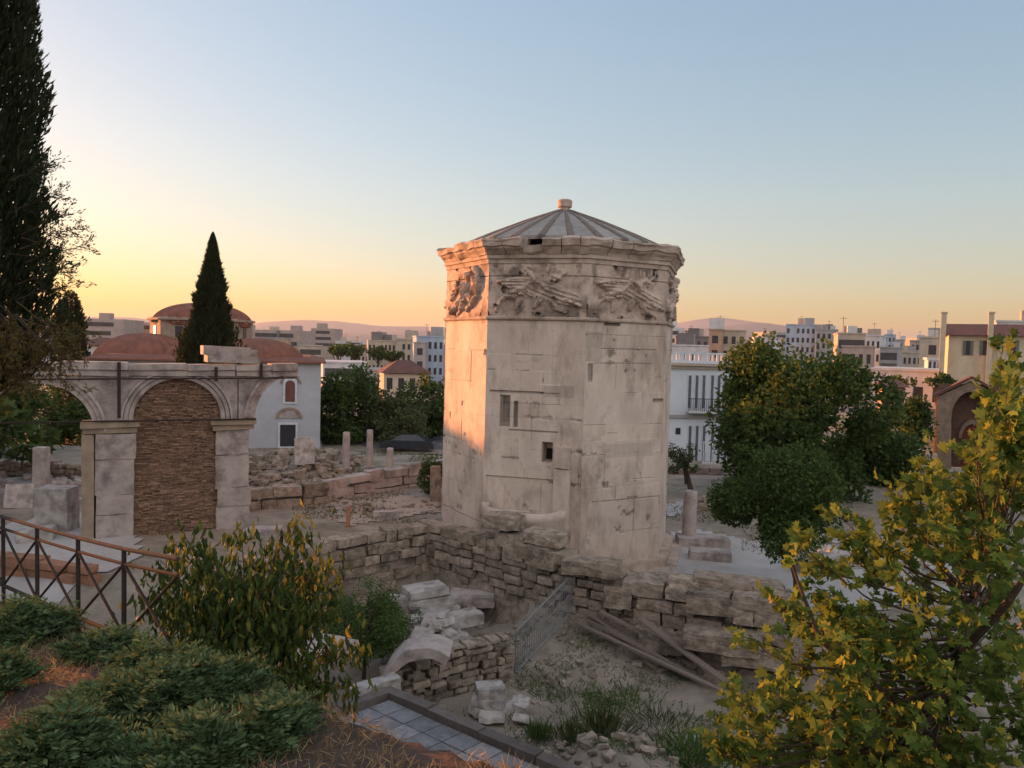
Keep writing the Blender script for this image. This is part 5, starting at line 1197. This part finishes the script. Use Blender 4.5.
for x in (-1.35, 1.35):
    for y in (-.8, .8):
        mb = MB(); mb.tube([cp+Vector((x, y-.1, .33)), cp+Vector((x, y+.1, .33))], .33, 16); wh = mb.build('wheel', M['iron'], car)
        mb = MB(); mb.tube([cp+Vector((x, y-.11, .33)), cp+Vector((x, y-.10, .33))], .2, 12); mb.build('rim', M['steel'], wh); wh.children[0].location = -Vector((0, 0, 0))
for o in car.children:
    for c in o.children: c.location = (0, 0, 0); c.data.transform(Matrix.Translation(Vector(o.location))) 
# dark hilltop trees and trees between the houses
GH = 'trees among the far houses'
for i, (px, py, r1, r2, Y, lab) in enumerate(((338, 352, 12, 7, 200, 'far dark tree left of the far group above the white banded building'), (356, 350, 14, 8, 210, 'far dark tree in the middle above the white banded building'), (378, 353, 13, 7, 205, 'far dark tree right of the far group above the white banded building'), (394, 356, 9, 5, 200, 'far small dark tree above the tiled cream house'), (898, 384, 14, 9, 78, 'dark bush tree in front of the long flat white building'), (940, 382, 12, 7, 70, 'dark treetop between the white building and the brick portal'), (700, 372, 8, 5, 120, 'small treetop by the white mansion roof'))):
    ptree('far_tree', px, py, r1, r2, Y, 1400, .8 if Y > 100 else .35, L_DARK, lab, group=GH, seed=80+i, nblob=10, trunk=.3)
# distant blocks that nothing tells apart
rg = random.Random(44); fars = 0
for i in range(285):
    px = rg.uniform(-160, 1180); Y = rg.choice([rg.uniform(280, 600), rg.uniform(400, 900), rg.uniform(800, 2200)])
    x = (px-512)/FPX*Y; zb = H(x, Y)-1; w_ = rg.uniform(12, 32); hh = rg.uniform(9, 20)+(4 if px > 650 else 0)+Y*.004; d_ = rg.uniform(10, 20)
    if 903 < px < 911: continue
    o = empty('distant_block', Vector((x, Y, zb)), 'pale apartment block far off in the hazy city', 'building', 'hazy apartment blocks far off in the city'); m_ = CW[rg.choice(['cream', 'white', 'white', 'beige', 'grey', 'pink', 'tan', 'white'])]
    rz = rg.uniform(-.3, .3); quadbox('wall', (x, Y+d_/2, zb+hh/2), (w_, d_, hh), m_, o, rz)
    if Y < 1000:
        for k in range(3):
            zc = zb+hh-2.0-k*3.2; c_ = Matrix.Rotation(rz, 3, 'Z') @ Vector((0, -d_/2-.05, 0)); quadbox('painted_balcony_shade', (x+c_.x, Y+d_/2+c_.y, zc), (w_*rg.uniform(.5, .9), .15, 1.5), SHADOW, o, rz)
    if rg.random() < .6: s = rg.uniform(2, 5); quadbox('roof_room', (x+rg.uniform(-.3, .3)*w_, Y+d_/2, zb+hh+s*.3), (s, s, s*.6), m_, o, rz)

# ------------------------------------------------------------------ haze: one box of even air
hz = MB(); hz.box((0, 0, 185-6), (51000, 51000, 400)); 
hm = bpy.data.materials.new('air'); hm.use_nodes = True; n = hm.node_tree.nodes; n.remove(n['Principled BSDF'])
pv = n.new('ShaderNodeVolumePrincipled'); pv.inputs['Color'].default_value = (.58, .68, .88, 1); pv.inputs['Density'].default_value = .00007; pv.inputs['Anisotropy'].default_value = .2
hm.node_tree.links.new(pv.outputs[0], n['Material Output'].inputs['Volume'])
tag(hz.build('haze', hm), kind='stuff')
